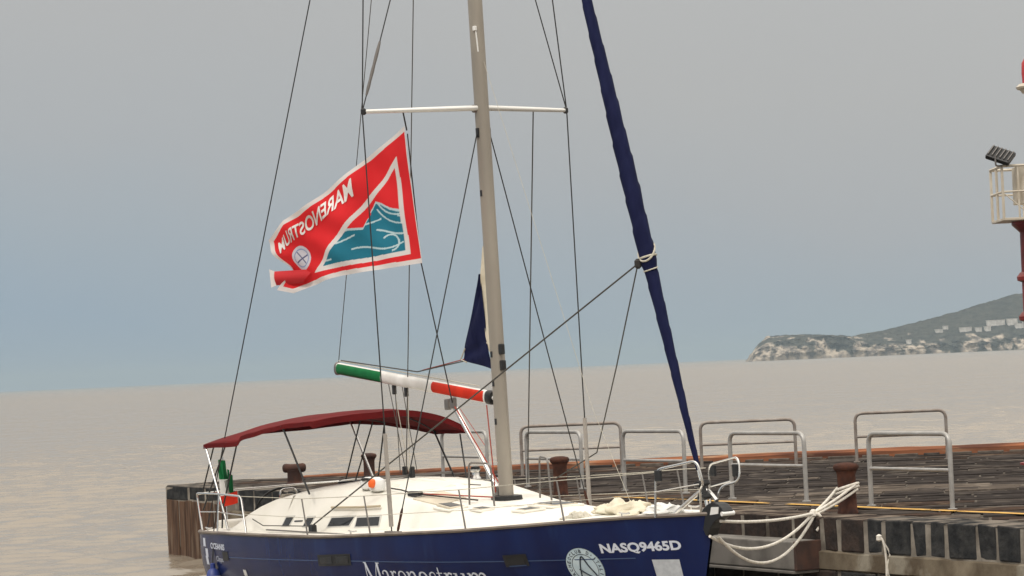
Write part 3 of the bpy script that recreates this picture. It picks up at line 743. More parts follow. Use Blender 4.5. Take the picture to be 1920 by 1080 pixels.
# non-slip panels and deck cleats
for c4 in ([(3.7, -.75), (4.85, -.75), (4.85, -.1), (3.7, -.1)], [(3.7, .1), (4.85, .1), (4.85, .75), (3.7, .75)],
           [(5.45, -.72), (6.7, -.68), (6.7, -.08), (5.45, -.08)], [(5.45, .08), (6.7, .08), (6.7, .68), (5.45, .72)], [(8.45, -.42), (8.95, -.36), (8.95, .36), (8.45, .42)]):
    roof_panel(c4, .008, 'nonslip_panel', 'nonslip', th=.02)
for x in (1.0, 6.6, 11.9):
    for sd_ in (-1, 1):
        y = sd_*(hy(x, sheer(x))-.10); z = sheer(x)+.03
        MB().tube([(x-.12, y, z+.045), (x-.05, y, z+.035), (x+.05, y, z+.035), (x+.12, y, z+.045)], .014, 6).add(*[[(x+a*.05+b_*.012, y+c*.012, z-.02+e*.06) for a in (-1,) for b_ in (-1, 1) for c in (-1, 1) for e in (0, 1)], [(0, 1, 3, 2), (4, 6, 7, 5), (0, 4, 5, 1), (2, 3, 7, 6)]]).build('cleat', 'steel', yacht, smooth=False)
# helm
ped = MB().lathe([(.17, 1.0), (.15, 1.2), (.14, 1.70), (.16, 1.78), (.10, 1.86)], (.98, 0, 0), 16).build('binnacle', 'cream', yacht, smooth=True)
MB().tube(rounded([(1.02, -.16, 1.2), (1.02, -.16, 1.95), (1.02, .16, 1.95), (1.02, .16, 1.2)], .1), .018, 8).build('guard_hoop', 'steel', ped, smooth=True)
wh = MB(); N = 40
wh.tube([(.80, .55*math.cos(a), 1.50+.46*math.sin(a)) for a in np.linspace(0, 2*math.pi, N+1)], .022, 8, cap=False)
for k in range(5):
    a = k*2*math.pi/5+.3; wh.tube([(.80, 0, 1.5), (.80, .55*math.cos(a), 1.5+.46*math.sin(a))], .01, 6)
wh.build('steering_wheel', 'black', yacht, smooth=True)

# mast, spreaders
mast_b = MB()
def mast_xy(z): return 8.0-.0075*(z-1.85)
zz = [1.80, 2.2, 7, 12, 18.7]; n = 20; vs = []
for z in zz:
    for k in range(n):
        a = 2*math.pi*k/n; vs.append((mast_xy(z)+.135*math.cos(a)*abs(math.cos(a))**-.15 if abs(math.cos(a)) > .01 else mast_xy(z), .092*math.sin(a), z))
mast_b.add(vs, [(i*n+k, i*n+(k+1) % n, (i+1)*n+(k+1) % n, (i+1)*n+k) for i in range(len(zz)-1) for k in range(n)]+[tuple(range(n-1, -1, -1)), tuple((len(zz)-1)*n+k for k in range(n))])
mast = mast_b.build('mast', 'alu', yacht, smooth=True)
MB().lathe([(.24, roofz(8, 0)-.02), (.23, roofz(8, 0)+.05), (.16, roofz(8, 0)+.06)], (8.0, 0, 0), 18).build('mast_collar', 'black', mast, smooth=True)
MB().tube([(mast_xy(2)-.135, 0, 3.5), (mast_xy(12)-.135, 0, 12)], .012, 4).build('luff_slot', 'steel_d', mast)
for z in (3.05, 3.62, 4.05, 6.45): MB().box((mast_xy(z)-.02, -.093, z), (.05, .01, .09)).build('halyard_exit', 'black', mast)
for z, x in ((4.12, .17), (3.88, .18)): MB().box((mast_xy(z)+x, -.03, z), (.10, .07, .16)).build('mast_winch', 'black', mast, bevel=.02)
MB().tube([(mast_xy(8.8)+.10, -.06, 8.55), (mast_xy(8.8)+.09, -.075, 8.86)], .012, 6).build('wire_conduit', 'plastic', mast)
MB().box((mast_xy(8.9)+.08, -.085, 8.9), (.06, .05, .07)).build('mast_light', 'plastic', mast, bevel=.01)
for zs, wsp in ((7.72, 1.78), (13.2, 1.35)):
    for sd_ in (-1, 1):
        a, b_ = Vector((mast_xy(zs), sd_*.08, zs)), Vector((7.53, sd_*wsp, zs+.0))
        sp_ = MB().tube([a.lerp(b_, t) for t in (0, .5, 1)], [.042, .038, .030], 10).build('spreader', 'spreader', mast, smooth=True)
        MB().lathe([(.02, -.05), (.042, -.03), (.042, .03), (.02, .05)], tuple(b_), 10).build('spreader_tip', 'black', yacht)
    MB().box((mast_xy(zs)-.05, 0, zs), (.13, .23, .12)).build('spreader_root', 'steel_d', mast, bevel=.02)
for sd_ in (-1, 1): MB().box((mast_xy(7.35), sd_*.10, 7.35), (.06, .03, .14)).build('shroud_tang', 'black', mast)

# standing rigging
def wire(name, pts, r=.011, m='wire', n=6): return MB().tube(pts, r*.84, n).build(name, m, yacht)
CH = 1.75
for sd_ in (-1, 1):
    foot = Vector((7.58, sd_*CH, sheer(7.58)+.02)); tip = Vector((7.53, sd_*1.80, 7.72)); tip2 = Vector((7.5, sd_*1.37, 13.2))
    c = wire('cap_shroud', [foot, tip, tip2, (mast_xy(18.5), 0, 18.4)], .012)
    e_ = foot.lerp(tip, .235)
    MB().tube([foot.lerp(tip, .015), e_], [.034, .030], 10).build('shroud_cover', 'tube', c, smooth=True)
    lo = Vector((7.66, sd_*1.70, sheer(7.66)+.02)); hi = Vector((mast_xy(7.35), sd_*.11, 7.35))
    c = wire('lower_shroud', [lo, hi], .011)
    MB().tube([lo.lerp(hi, t) for t in (0, .01, .03, .05, .06)], [.012, .022, .018, .022, .012], 8).build('turnbuckle', 'rust', c, smooth=True)
    wire('diagonal_shroud', [tip, (mast_xy(13.1), sd_*.1, 13.1)], .011)
    MB().box((7.62, sd_*CH, sheer(7.6)+.03), (.34, .10, .03)).build('chainplate', 'steel_d', yacht)
g0, g1 = Vector((7.53, -1.80, 7.72)), Vector((mast_xy(13.1), -.1, 13.1))
MB().tube([g0.lerp(g1, t)+Vector((0, 0, 0)) for t in np.linspace(.045, .19, 8)], [.016, .026, .022, .027, .023, .027, .025, .018], 8).build('furled_pennant', 'steel_d', yacht, smooth=True)
wire('backstay', [(.42, -1.28, 1.35), (mast_xy(18.6)-.2, 0, 18.6)], .012)
wire('topping_lift', [(3.05, 0, 4.02), (7.57, 0, 18.5)], .009, 'rope_g')
wire('spare_halyard', [(5.15, -.05, 2.25), (6.15, 0, 9.6), (7.5, 0, 18.4)], .011, 'rope_g')
wire('signal_halyard', [(7.6, 1.14, 7.70), (6.1, 1.7, 3.2), (5.85, 1.75, 1.95)], .012, 'rope_g')
wire('signal_halyard', [(7.55, -1.12, 7.70), (7.42, -1.0, 7.45)], .014, 'rope_d')
wire('flag_line', [(7.40, -.98, 7.40), (7.35, -.85, 5.49), (6.75, -.09, 3.35)], .012, 'rope_d')
wire('spinnaker_halyard', [(mast_xy(8.4)+.14, 0, 8.4), (9.9, .35, 3.2), (10.5, .5, 1.85)], .004, 'rope_l')

# furled headsail
P0, P1 = Vector((12.86, 0, 2.37)), Vector((7.75, 0, 19.4)); pts, rs = [], []
ax = (P1-P0).normalized(); L = 16.4
RAD = [(0, .030), (.3, .044), (1.4, .068), (2.4, .088), (2.85, .100), (2.95, .124), (4.2, .124), (5.5, .105), (6.8, .078), (9, .062), (14, .045), (16.4, .02)]
gs = MB(); n = 18; NS = 260; vs = []
sx = ax.cross(Vector((0, 1, 0))).normalized(); sy = Vector((0, 1, 0))
for i in range(NS+1):
    s_ = L*i/NS; c = P0+ax*s_; r_ = lerp(s_, RAD)
    for k in range(n):
        a = 2*math.pi*k/n
        ph = (a/(2*math.pi)+s_/.42) % 1.
        rr = .94*r_*(1+.14*(ph-.5)+.05*noise.noise(Vector((s_*2.2, math.cos(a)*.8, math.sin(a)*.8))))
        vs.append(c+(sx*math.cos(a)+sy*math.sin(a))*rr)
gs.add(vs, [(i*n+k, i*n+(k+1) % n, (i+1)*n+(k+1) % n, (i+1)*n+k) for i in range(NS) for k in range(n)]+[tuple(range(n-1, -1, -1)), tuple(NS*n+k for k in range(n))])
gen = gs.build('furled_headsail', 'sail_b', yacht, smooth=True)
def band(s0, tilt, r_, w_=.022, m='rope_l', nm='sail_tie'):
    c = P0+ax*s0; q = []
    for k in range(25):
        a = 2*math.pi*k/24; q.append(c+(sx*math.cos(a)+sy*math.sin(a))*r_+ax*(tilt*math.sin(a+.6)))
    MB().tube(q, w_, 6, cap=False).build(nm, m, gen, smooth=True)
band(3.02, .02, .118, .016); band(3.10, .16, .122, .015); band(2.84, .03, .10, .010)
CL = P0+ax*2.93+Vector((-.07, -.14, 0))
MB().lathe([(.02, -.07), (.05, -.04), (.05, .04), (.02, .07)], tuple(CL), 10).build('clew_knot', 'rope_d', gen)
wire('headsail_sheet', [CL, (4.84, -1.6, 1.56)], .014, 'rope_g')
wire('headsail_sheet', [CL, CL.lerp(Vector((7.7, 1.86, 2.45)), .5)-Vector((0, 0, .05)), (7.7, 1.86, 2.45), (6.0, 1.6, 1.75)], .012, 'rope_g')
wire('headsail_sheet', [(4.80, -1.6, 1.55), (3.2, -1.62, 1.52), (2.6, -1.5, 1.60)], .010, 'rope_g')
MB().box((4.84, -1.6, 1.51), (.16, .08, .13)).build('sheet_block', 'black', yacht, bevel=.02)
MB().box((4.7, -1.66, sheer(4.7)+.045), (2.6, .04, .02)).build('genoa_track', 'steel_d', yacht)
for s_, r_ in ((-.38, .10), (-.30, .05), (-.2, .05), (-.14, .10)): pass
fd = P0-ax*.38
MB().tube([P0-ax*.42, P0-ax*.40, P0-ax*.36, P0-ax*.34, P0-ax*.24, P0-ax*.22, P0-ax*.17, P0-ax*.15], [.03, .11, .11, .05, .05, .11, .11, .03], 18).build('furling_drum', 'black', yacht, smooth=True)
MB().tube([P0-ax*.62, P0+ax*.05], .022, 8).build('forestay_foot', 'steel', yacht)

# mainsail corner out of the mast slot
def cloth(pts_quad, name, m, n=10, rip=.02):
    a, b_, c, d_ = (Vector(q) for q in pts_quad)
    def f(u, v): 
        q = a.lerp(b_, u).lerp(d_.lerp(c, u), v); q.y += rip*math.sin(u*5+v*7)*min(1, 4*u*(1-u)+.2); return q
    return MB().grid(f, np.linspace(0, 1, n+1), np.linspace(0, 1, n+1)).build(name, m, yacht, smooth=True)
cloth([(7.84, -.02, 3.83), (7.09, -.05, 3.98), (7.15, -.05, 4.2), (7.745, -.02, 4.24)], 'mainsail_clew', 'sail_b', rip=.02)
cloth([(7.745, -.02, 4.24), (7.15, -.05, 4.2), (7.655, -.03, 5.25), (7.675, -.02, 5.27)], 'mainsail_leech', 'sail_b', rip=.025)
cloth([(7.92, -.01, 3.9), (7.70, -.01, 4.2), (7.655, -.015, 5.25), (7.90, .0, 5.5)], 'mainsail_body', 'sail_w', rip=.012)
cloth([(7.90, .0, 5.2), (7.655, -.015, 5.25), (7.74, .0, 5.66), (7.90, .0, 5.75)], 'mainsail_body', 'sail_w', rip=.008)
wire('outhaul', [(7.12, -.05, 4.0), (5.75, 0, 3.86)], .010, 'rope_r'); wire('outhaul', [(7.10, -.06, 3.97), (5.6, 0, 3.84), (3.15, 0, 4.08)], .012, 'rope_g')
wire('clew_lashing', [(7.16, -.06, 4.16), (7.06, -.08, 4.0), (7.22, -.08, 3.95)], .014, 'rope_l')

# boom
B0, B1 = Vector((7.80, 0, 3.40)), Vector((3.05, 0, 3.95)); bd = (B1-B0).normalized(); bl = (B1-B0).length
def boom_piece(s0, s1, ry, rz, name, m, parent, top=None):
    n = 18; vs = []; SS = [s0, s0+.02, (s0+s1)/2, s1-.02, s1]; bu = Vector((0, 1, 0)).cross(bd).normalized()
    if bu.z < 0: bu = -bu
    for i, s_ in enumerate(SS):
        k = .9 if i in (0, 4) else 1
        for j in range(n):
            a = 2*math.pi*j/n
            ca, sa = math.cos(a), math.sin(a)
            vs.append(B0+bd*s_+Vector((0, 1, 0))*(ry*k*math.copysign(abs(ca)**.8, ca))+bu*(rz*k*math.copysign(abs(sa)**.8, sa)))
    return MB().add(vs, [(i*n+k, i*n+(k+1) % n, (i+1)*n+(k+1) % n, (i+1)*n+k) for i in range(4) for k in range(n)]+[tuple(range(n-1, -1, -1)), tuple(4*n+k for k in range(n))]).build(name, m, parent, smooth=True)
boom = boom_piece(.02, bl, .066, .096, 'boom', 'white', yacht)
boom_piece(.20, 1.72, .074, .0925, 'red_cover', 'red', boom)
boom_piece(1.75, 3.27, .072, .096, 'white_cover', 'white', boom)
boom_piece(3.30, bl-.02, .074, .0935, 'green_cover', 'green', boom)
boom_piece(.0, .15, .080, .108, 'end_cap', 'black', boom)
boom_piece(bl-.01, bl+.05, .072, .11, 'end_cap', 'steel_d', boom)
MB().tube([B0+Vector((0, 0, 0)), (mast_xy(3.4)-.1, 0, 3.42)], .035, 8).build('gooseneck', 'plastic', boom)
wire('reefing_line', [B0+bd*.4+Vector((0, 0, .14)), B0+bd*(bl-.02)+Vector((0, 0, .13))], .010, 'rope_l')
# vang strut and tackle
VT = Vector((6.63, 0, 3.32)); VB = Vector((7.82, 0, 1.98))
vg = MB().tube([VT, VT.lerp(VB, .45), VT.lerp(VB, .46), VB], [.040, .040, .032, .032], 12).build('vang_strut', 'steel', yacht, smooth=True)
for q in (VT+Vector((.08, -.05, .02)), VT+Vector((-.12, -.03, .0)), VB+Vector((.02, -.05, .02))): MB().box(tuple(q), (.12, .07, .17)).build('vang_block', 'steel_d', vg, bevel=.02)
wire('vang_line', [VT+Vector((.1, -.06, 0)), VB+Vector((.14, -.06, .1))], .013, 'rope_r')
wire('vang_line', [(7.72, -.08, 3.3), (7.86, -.1, 2.0)], .012, 'rope_r'); wire('vang_line', [(6.9, -.05, 3.25), (7.6, -.08, 2.7)], .006, 'rope_r')
# mainsheet
for i, (t, x, y) in enumerate(((2.95, 5.05, -.10), (3.0, 5.12, .02), (2.72, 5.2, .12), (2.55, 5.28, -.06), (3.15, 4.95, .06))):
    q = B0+bd*t; wire('mainsheet', [q-Vector((0, 0, .1)), (x, y, 2.27)], .008, 'rope_l' if i % 2 else 'rope_g')
for t in (2.98, 2.6): MB().box(tuple(B0+bd*t-Vector((0, 0, .17))), (.08, .05, .15)).build('mainsheet_block', 'black', yacht, bevel=.015)
for x in (5.03, 5.25): MB().box((x, 0, 2.27), (.08, .07, .18)).build('mainsheet_block', 'black', yacht, bevel=.015)
MB().box((5.15, 0, roofz(5.15, 0)+.03), (.10, 1.5, .035)).build('mainsheet_track', 'steel_d', yacht)

# bimini canopy
EDG_S = [(.76, 2.80), (1.2, 2.82), (2.05, 2.84), (2.15, 2.93), (3.0, 3.05), (3.7, 3.12), (4.6, 3.16)]
EDG_P = [(.76, 3.03), (1.9, 3.0), (3.0, 2.91), (3.6, 2.84), (4.7, 2.86)]
CRN = [(.76, 2.98), (1.5, 3.13), (2.6, 3.22), (4.1, 3.27), (4.6, 3.24)]
def bim(dz, sh=0.):
    def f(x, y):
        t = y/1.42; e_ = lerp(x, EDG_S if y < 0 else EDG_P); c = lerp(x, CRN)
        z = c-(c-e_)*abs(t)**2.3
        return (x+sh*t, y, z+dz+.012*noise.noise(Vector((x*2.5, y*2.5, 0))))
    return f
xg, yg = np.linspace(.76, 4.7, 40), np.linspace(-1.42, 1.42, 31)
cb = MB().grid(bim(.0), xg, yg)
cp = cb.build('bimini_canopy', 'burg', yacht, smooth=True)
md = cp.modifiers.new('thick', 'SOLIDIFY'); md.thickness = .012; md.offset = -1
hm2 = MB()
f0 = bim(0)
hem = [f0(.76, y) for y in yg]+[f0(x, 1.42) for x in xg]+[f0(4.7, y) for y in yg[::-1]]+[f0(x, -1.42) for x in xg[::-1]]
hem = [(x, y, z) for x, y, z in hem]
n = len(hem); hw = []
for i, (x, y, z) in enumerate(hem):
    hw.append(.10 if x > 4.6 else .07)
vs = hem+[(x, y, z-h) for (x, y, z), h in zip(hem, hw)]
hmesh = hm2.add(vs, [(i, (i+1) % n, (i+1) % n+n, i+n) for i in range(n)]).build('valance', 'burg', cp, smooth=False)
def pole(pts, r=.013, m='wire', name='canopy_pole'): return MB().tube(pts, r, 8).build(name, m, yacht, smooth=True)
for sd_ in (-1, 1):
    ez = EDG_S if sd_ < 0 else EDG_P
    pole([(3.62, sd_*1.40, lerp(3.62, ez)), (4.35, sd_*1.36, 2.02 if sd_ < 0 else 1.95)], .016)
    pole([(.80, sd_*1.40, lerp(.8, ez)-.03), (1.60, sd_*1.5, 1.62), (1.68, sd_*1.5, 1.4)], .020, 'steel')
    pole([(2.0, sd_*1.40, lerp(2.0, ez)), (1.45, sd_*1.46, 1.75), (1.4, sd_*1.47, 1.42)], .014)
    pole([(1.15, sd_*1.40, lerp(1.15, ez)), (.55, sd_*1.38, 2.0)], .013)
    pole([(1.6, sd_*1.40, lerp(1.6, ez)), (.62, sd_*1.42, 1.7)], .013)
    if sd_ > 0: pole([(4.45, sd_*1.40, lerp(4.45, ez)-.08), (4.75, sd_*1.3, 2.0)], .013)
for x in (3.62, 2.0): pole([(x, y, f0(x, y)[2]-.02) for y in yg], .013, name='canopy_hoop')

# pushpit
PZ = .60
for sd_ in (-1, 1):
    pp = [(.50, sd_*1.40, sheer(.5)), (.30, sd_*1.37, 1.96), (.62, sd_*1.50, 1.99), (1.7, sd_*1.60, 2.0), (2.55, sd_*1.66, 1.98), (2.95, sd_*1.80, sheer(2.9))]
    MB().tube(rounded(pp, .10), .0175, 8).build('pushpit_rail', 'steel', yacht, smooth=True)
    MB().tube([(.40, sd_*1.38, 1.66), (1.5, sd_*1.58, 1.70), (2.72, sd_*1.74, 1.68)], .012, 6).build('pushpit_rail', 'steel', yacht, smooth=True)
    MB().tube([(1.6, sd_*1.66, sheer(1.6)), (1.6, sd_*1.59, 2.0)], .015, 8).build('pushpit_post', 'steel', yacht)
MB().tube([(.31, -1.37, 1.96), (.28, -.7, 1.97), (.28, .7, 1.97), (.31, 1.37, 1.96)], .0175, 8).build('pushpit_rail', 'steel', yacht, smooth=True)
# stanchions and lifelines
STX = [2.95, 5.30, 7.18, 9.40, 11.08]
for sd_ in (-1, 1):
    tops = [Vector((2.55, sd_*1.66, 1.98))]; mids = [Vector((2.75, sd_*1.72, 1.70))]
    for x in STX[1:]:
        b_ = Vector((x, sd_*(hy(x, sheer(x))-.05), sheer(x))); t_ = Vector((x-.13, sd_*(hy(x, sheer(x))-.05), sheer(x)+.58))
        MB().tube([b_, t_], [.014, .011], 8).build('stanchion', 'steel_d', yacht, smooth=True)
        tops.append(t_); mids.append(b_.lerp(t_, .5))
    tops.append(Vector((12.45, sd_*.42, 2.36))); mids.append(Vector((12.45, sd_*.42, 2.07)))
    wire('lifeline', tops, .0075, 'rope_l'); wire('lifeline', mids, .006, 'rope_l')
# pulpit: two open loops
for sd_ in (-1, 1):
    yb = .46
    MB().tube(rounded([(12.45, sd_*yb, sheer(12.4)), (12.50, sd_*(yb-.02), 2.40), (13.30, sd_*.34, 2.52), (13.36, sd_*.30, 2.20), (13.10, sd_*.16, 2.14), (13.02, sd_*.12, 1.80)], .11), .0165, 8).build('pulpit_rail', 'steel', yacht, smooth=True)
    MB().tube([(12.47, sd_*yb, 2.10), (13.2, sd_*.26, 2.2)], .011, 6).build('pulpit_rail', 'steel', yacht)
    MB().box((12.56, sd_*.45, 2.32), (.15, .03, .15)).build('navigation_light', 'black', yacht, bevel=.01)
MB().box((13.28, .30, 2.34), (.11, .05, .17)).build('bow_light', 'black', yacht, bevel=.015)
# bow roller
br = MB(); prof = [(12.86, 1.74), (12.95, 1.80), (13.04, 1.875), (13.12, 1.92), (13.20, 1.945), (13.28, 1.945), (13.36, 1.925), (13.43, 1.88), (13.47, 1.83), (13.46, 1.79), (13.38, 1.745), (13.26, 1.69), (13.16, 1.60), (13.10, 1.50), (13.04, 1.50), (12.95, 1.65)]
for sd_ in (-1,):
    n = len(prof); br.add([(x, y, z) for y in (-.085, .085) for x, z in prof], [tuple(range(n)), tuple(range(2*n-1, n-1, -1))]+[(i, (i+1) % n, (i+1) % n+n, i+n) for i in range(n)])
brr = br.build('bow_roller', 'black', yacht, bevel=.015)
MB().add([(13.18, -.095, 1.78), (13.36, -.095, 1.80), (13.38, -.095, 1.89), (13.22, -.095, 1.885), (13.18, -.08, 1.78), (13.36, -.08, 1.80), (13.38, -.08, 1.89), (13.22, -.08, 1.885)], [(0, 1, 2, 3), (4, 5, 6, 7), (0, 1, 5, 4), (1, 2, 6, 5), (2, 3, 7, 6), (3, 0, 4, 7)]).build('roller_plate', 'plastic', brr)
MB().tube([(13.45, -.10, 1.80), (13.45, .10, 1.80)], .03, 12).build('roller', 'plastic', brr)
pts = [(12.55, -.2, 1.80), (12.9, -.02, 2.08), (13.0, .04, 2.08), (13.2, .02, 1.96)]
MB().tube(smooth_curve(pts), .028, 8).build('anchor_shank', 'steel', yacht, smooth=True)
# mast pulpits either side of the mast
for sd_ in (-1, 1):
    for (x0, y0, x1, y1, h) in ((7.95, .62, 8.45, .50, .62),):
        MB().tube(rounded([(x0, sd_*y0, roofz(x0, y0)), (x0+.05, sd_*y0, roofz(x0, y0)+h), (x1-.05, sd_*y1, roofz(x1, y1)+h), (x1, sd_*y1, roofz(x1, y1))], .08), .015, 8).build('mast_guard', 'steel_d', yacht, smooth=True)
    MB().tube([(8.2, sd_*.56, roofz(8.2, .56)+.3), (7.98, sd_*.6, roofz(8, .6)+.3)], .01, 6).build('mast_guard', 'steel_d', yacht)

# ---- marks on the hull
def on_hull(uv, fs, x0, x1, z0, z1, name, m, parent, off=.004, slope=0.):
    vs = []
    for u_, v_ in uv:
        x = x0+(x1-x0)*u_; z = z0+(z1-z0)*v_+slope*(x-x0); vs.append(hullp(x, z, off))
    return MB().add(vs, fs).build(name, m, parent)
def hull_quad(x0, x1, z0, z1, off, name, m, parent, slope=0., nx=8):
    uv = [(i/nx, j) for i in range(nx+1) for j in (0, 1)]
    return on_hull(uv, [(2*i, 2*i+2, 2*i+3, 2*i+1) for i in range(nx)], x0, x1, z0, z1, name, m, parent, off, slope)
st = [(2.29, .997), (4.4, 1.05), (6.69, 1.111), (9, 1.155), (12.0, 1.207)]
sm = MB()
xs_ = np.linspace(2.29, 12.0, 60)
sm.add([hullp(x, lerp(x, st)+d_, .005) for x in xs_ for d_ in (-.007, .007)], [(2*i, 2*i+2, 2*i+3, 2*i+1) for i in range(59)]).build('hull_stripe', 'stripe', hull)
for x0, x1, z0, z1, sl in ((5.68, 6.66, 1.00, 1.17, .05), (10.04, 10.42, 1.09, 1.26, .06)):
    f_ = hull_quad(x0, x1, z0, z1, .010, 'hull_window', 'black', hull, sl)
for a, b_, z0 in ((5.76, 6.12, 1.03), (6.24, 6.60, 1.055), (10.09, 10.37, 1.12)):
    hull_quad(a, b_, z0, z0+.11, .014, 'hull_window_pane', 'window', hull, .05)
hull_quad(10.10, 10.38, 1.095, 1.108, .016, 'window_trim', 'stripe', hull, .06)
hull_quad(1.98, 2.24, .93, 1.08, .006, 'hull_patch', 'black', hull, .03)
uv, fs = text_mesh('NASQ9465D', .038); on_hull(uv, fs, 11.54, 12.67, 1.255, 1.412, 'registration_number', 'letter', hull, .004, .033)
uv, fs = text_mesh('OCEANIS', .03); on_hull(uv, fs, 1.36, 2.10, 1.10, 1.20, 'stern_lettering', 'letter', hull, .004, .0)
uv, fs = text_mesh('Clipper'); on_hull(uv, fs, 1.62, 2.02, .875, .99, 'stern_lettering', 'letter', hull, .004)
for x, z in ((.95, 1.12), (1.05, .95), (1.02, .82)): hull_quad(x, x+.13, z, z+.14, .004, 'stern_mark', 'letter', hull, nx=3)
hull_quad(2.80, 2.93, .72, .82, .006, 'through_hull', 'plastic', hull, nx=3)
hull_quad(12.22, 12.60, .82, 1.185, .004, 'blank_sticker', 'sticker', hull, .0)
# serif name, built stroke by stroke
GL = {
 'M': (1.75, [[(.12, 0, .07), (.22, 1.45, .07)], [(.22, 1.45, .20), (.85, .05, .20)], [(.85, .05, .06), (1.45, 1.45, .06)], [(1.50, 1.45, .20), (1.58, 0, .20)], [(-.02, .03, .06), (.30, .03, .06)], [(.05, 1.45, .06), (.34, 1.45, .06)], [(1.38, .03, .06), (1.76, .03, .06)], [(1.36, 1.45, .06), (1.74, 1.45, .06)]]),
 'a': (.92, [[(.15, .78, .14), (.22, .95, .07), (.42, 1.0, .08), (.60, .92, .15), (.64, .7, .17), (.64, .15, .17), (.72, .04, .1), (.86, .06, .06)], [(.64, .60, .06), (.35, .52, .08), (.15, .35, .15), (.15, .15, .15), (.32, .02, .1), (.62, .18, .06)]]),
 'r': (.72, [[(.22, 0, .17), (.22, .95, .17)], [(.05, .95, .07), (.25, .97, .07)], [(.25, .75, .07), (.42, .97, .09), (.64, .9, .15)], [(.05, .03, .06), (.42, .03, .06)]]),
 'e': (.88, [[(.12, .55, .06), (.76, .55, .06), (.74, .78, .12), (.62, .95, .08), (.42, 1.0, .07), (.2, .88, .12), (.12, .55, .17), (.18, .2, .16), (.42, .02, .09), (.76, .2, .05)]]),
 'n': (1.05, [[(.22, 0, .17), (.22, .95, .17)], [(.05, .95, .07), (.25, .97, .07)], [(.25, .72, .06), (.45, .95, .08), (.65, .97, .12), (.78, .8, .17), (.78, 0, .17)], [(.05, .03, .06), (.40, .03, .06)], [(.6, .03, .06), (.98, .03, .06)]]),
 'o': (.98, [[(.47, 1.0, .06), (.72, .88, .14), (.82, .5, .18), (.72, .12, .14), (.47, 0, .06), (.22, .12, .14), (.12, .5, .18), (.22, .88, .14), (.47, 1.0, .06)]]),
 's': (.75, [[(.62, .8, .07), (.55, .95, .07), (.36, 1.0, .07), (.15, .86, .12), (.2, .65, .15), (.52, .42, .16), (.6, .2, .13), (.4, .02, .07), (.16, .06, .07), (.1, .25, .07)]]),
 't': (.65, [[(.25, 1.3, .08), (.25, .2, .17), (.34, .03, .1), (.58, .1, .06)], [(.05, .96, .06), (.55, .96, .06)]]),
 'u': (1.05, [[(.22, .97, .17), (.22, .25, .17), (.34, .04, .12), (.55, .06, .08), (.78, .25, .06)], [(.78, .97, .17), (.78, .05, .17), (.98, .05, .06)], [(.03, .95, .06), (.28, .95, .06)], [(.6, .95, .06), (.82, .95, .06)]]),
 'm': (1.6, [[(.22, 0, .17), (.22, .95, .17)], [(.05, .95, .07), (.25, .97, .07)], [(.25, .72, .06), (.45, .95, .08), (.62, .97, .12), (.76, .8, .17), (.76, 0, .17)], [(.8, .72, .06), (1.0, .95, .08), (1.18, .97, .12), (1.32, .8, .17), (1.32, 0, .17)], [(.05, .03, .06), (.4, .03, .06)], [(.6, .03, .06), (.92, .03, .06)], [(1.15, .03, .06), (1.5, .03, .06)]]),
}
def stroke_quads(st_):
    P = smooth_curve([(a, b_, c) for a, b_, c in st_], 4) if len(st_) > 2 else [Vector(st_[0]).lerp(Vector(st_[1]), i/10) for i in range(11)]
    vs, fs = [], []
    for i, q in enumerate(P):
        t = P[min(i+1, len(P)-1)]-P[max(i-1, 0)]; t.z = 0; t.normalize(); nn = Vector((-t.y, t.x, 0))
        vs += [(q.x+nn.x*q.z/2, q.y+nn.y*q.z/2), (q.x-nn.x*q.z/2, q.y-nn.y*q.z/2)]
    return vs, [(2*i, 2*i+1, 2*i+3, 2*i+2) for i in range(len(P)-1)]
uv, fs, px = [], [], 0.
for ch in 'Marenostrum':
    wd, stx = GL[ch]
    for k_, st_ in enumerate(stx):
        v_, f_ = stroke_quads(st_); o_ = len(uv); uv += [(px+a, b_, k_) for a, b_ in v_]; fs += [tuple(i+o_ for i in q) for q in f_]
    px += wd
vs = [hullp(6.98+2.70*a/px, .745+.245*b_+.012*(a/px), .0045+.0006*k_) for a, b_, k_ in uv]
MB().add(vs, fs).build('boat_name', 'letter', hull)
# club emblem on the bow
EC = (11.24, 1.075); ER = .285
def disc_hull(r0, r1, off, name, m, parent, n=48):
    vs = [hullp(EC[0]+r*math.cos(a)*.92, EC[1]+r*math.sin(a), off) for r in (r0, r1) for a in np.linspace(0, 2*math.pi, n+1)]
    return MB().add(vs, [(i, i+1, n+1+i+1, n+1+i) for i in range(n)]).build(name, m, parent)
emb = disc_hull(.002, ER, .006, 'club_emblem', 'disc', yacht)
disc_hull(ER*.66, ER*.69, .0085, 'emblem_ring', 'letter_d', emb); disc_hull(ER*.985, ER, .0085, 'emblem_ring', 'letter_d', emb)
T = "ARCHEOCLUB D'ITALIA"
lv, lf = [], []
for i, ch in enumerate(T):
    if ch == ' ': continue
    a = R(215)-i*R(250)/(len(T)-1)
    uv, fs = text_mesh(ch, .02); o_ = len(lv); wch = .036 if ch not in "I'" else .012; hch = .05 if ch != "'" else .02
    for u_, v_ in uv:
        dx_, dz_ = (u_-.5)*wch, (v_-.5)*hch; r_ = ER*.83
        lv.append(hullp(EC[0]+(math.cos(a)*(r_+dz_)+math.sin(a)*dx_)*.92, EC[1]+math.sin(a)*(r_+dz_)-math.cos(a)*dx_, .009))
    lf += [tuple(k+o_ for k in q) for q in fs]
tag(MB().add(lv, lf).build('emblem_lettering', 'letter_d', emb), kind='stuff')
loop = [(-.10, -.12), (-.055, .05), (-.01, .155), (.02, .14), (.06, .03), (.125, -.10), (.10, -.14), (.0, -.09), (-.09, -.015)]
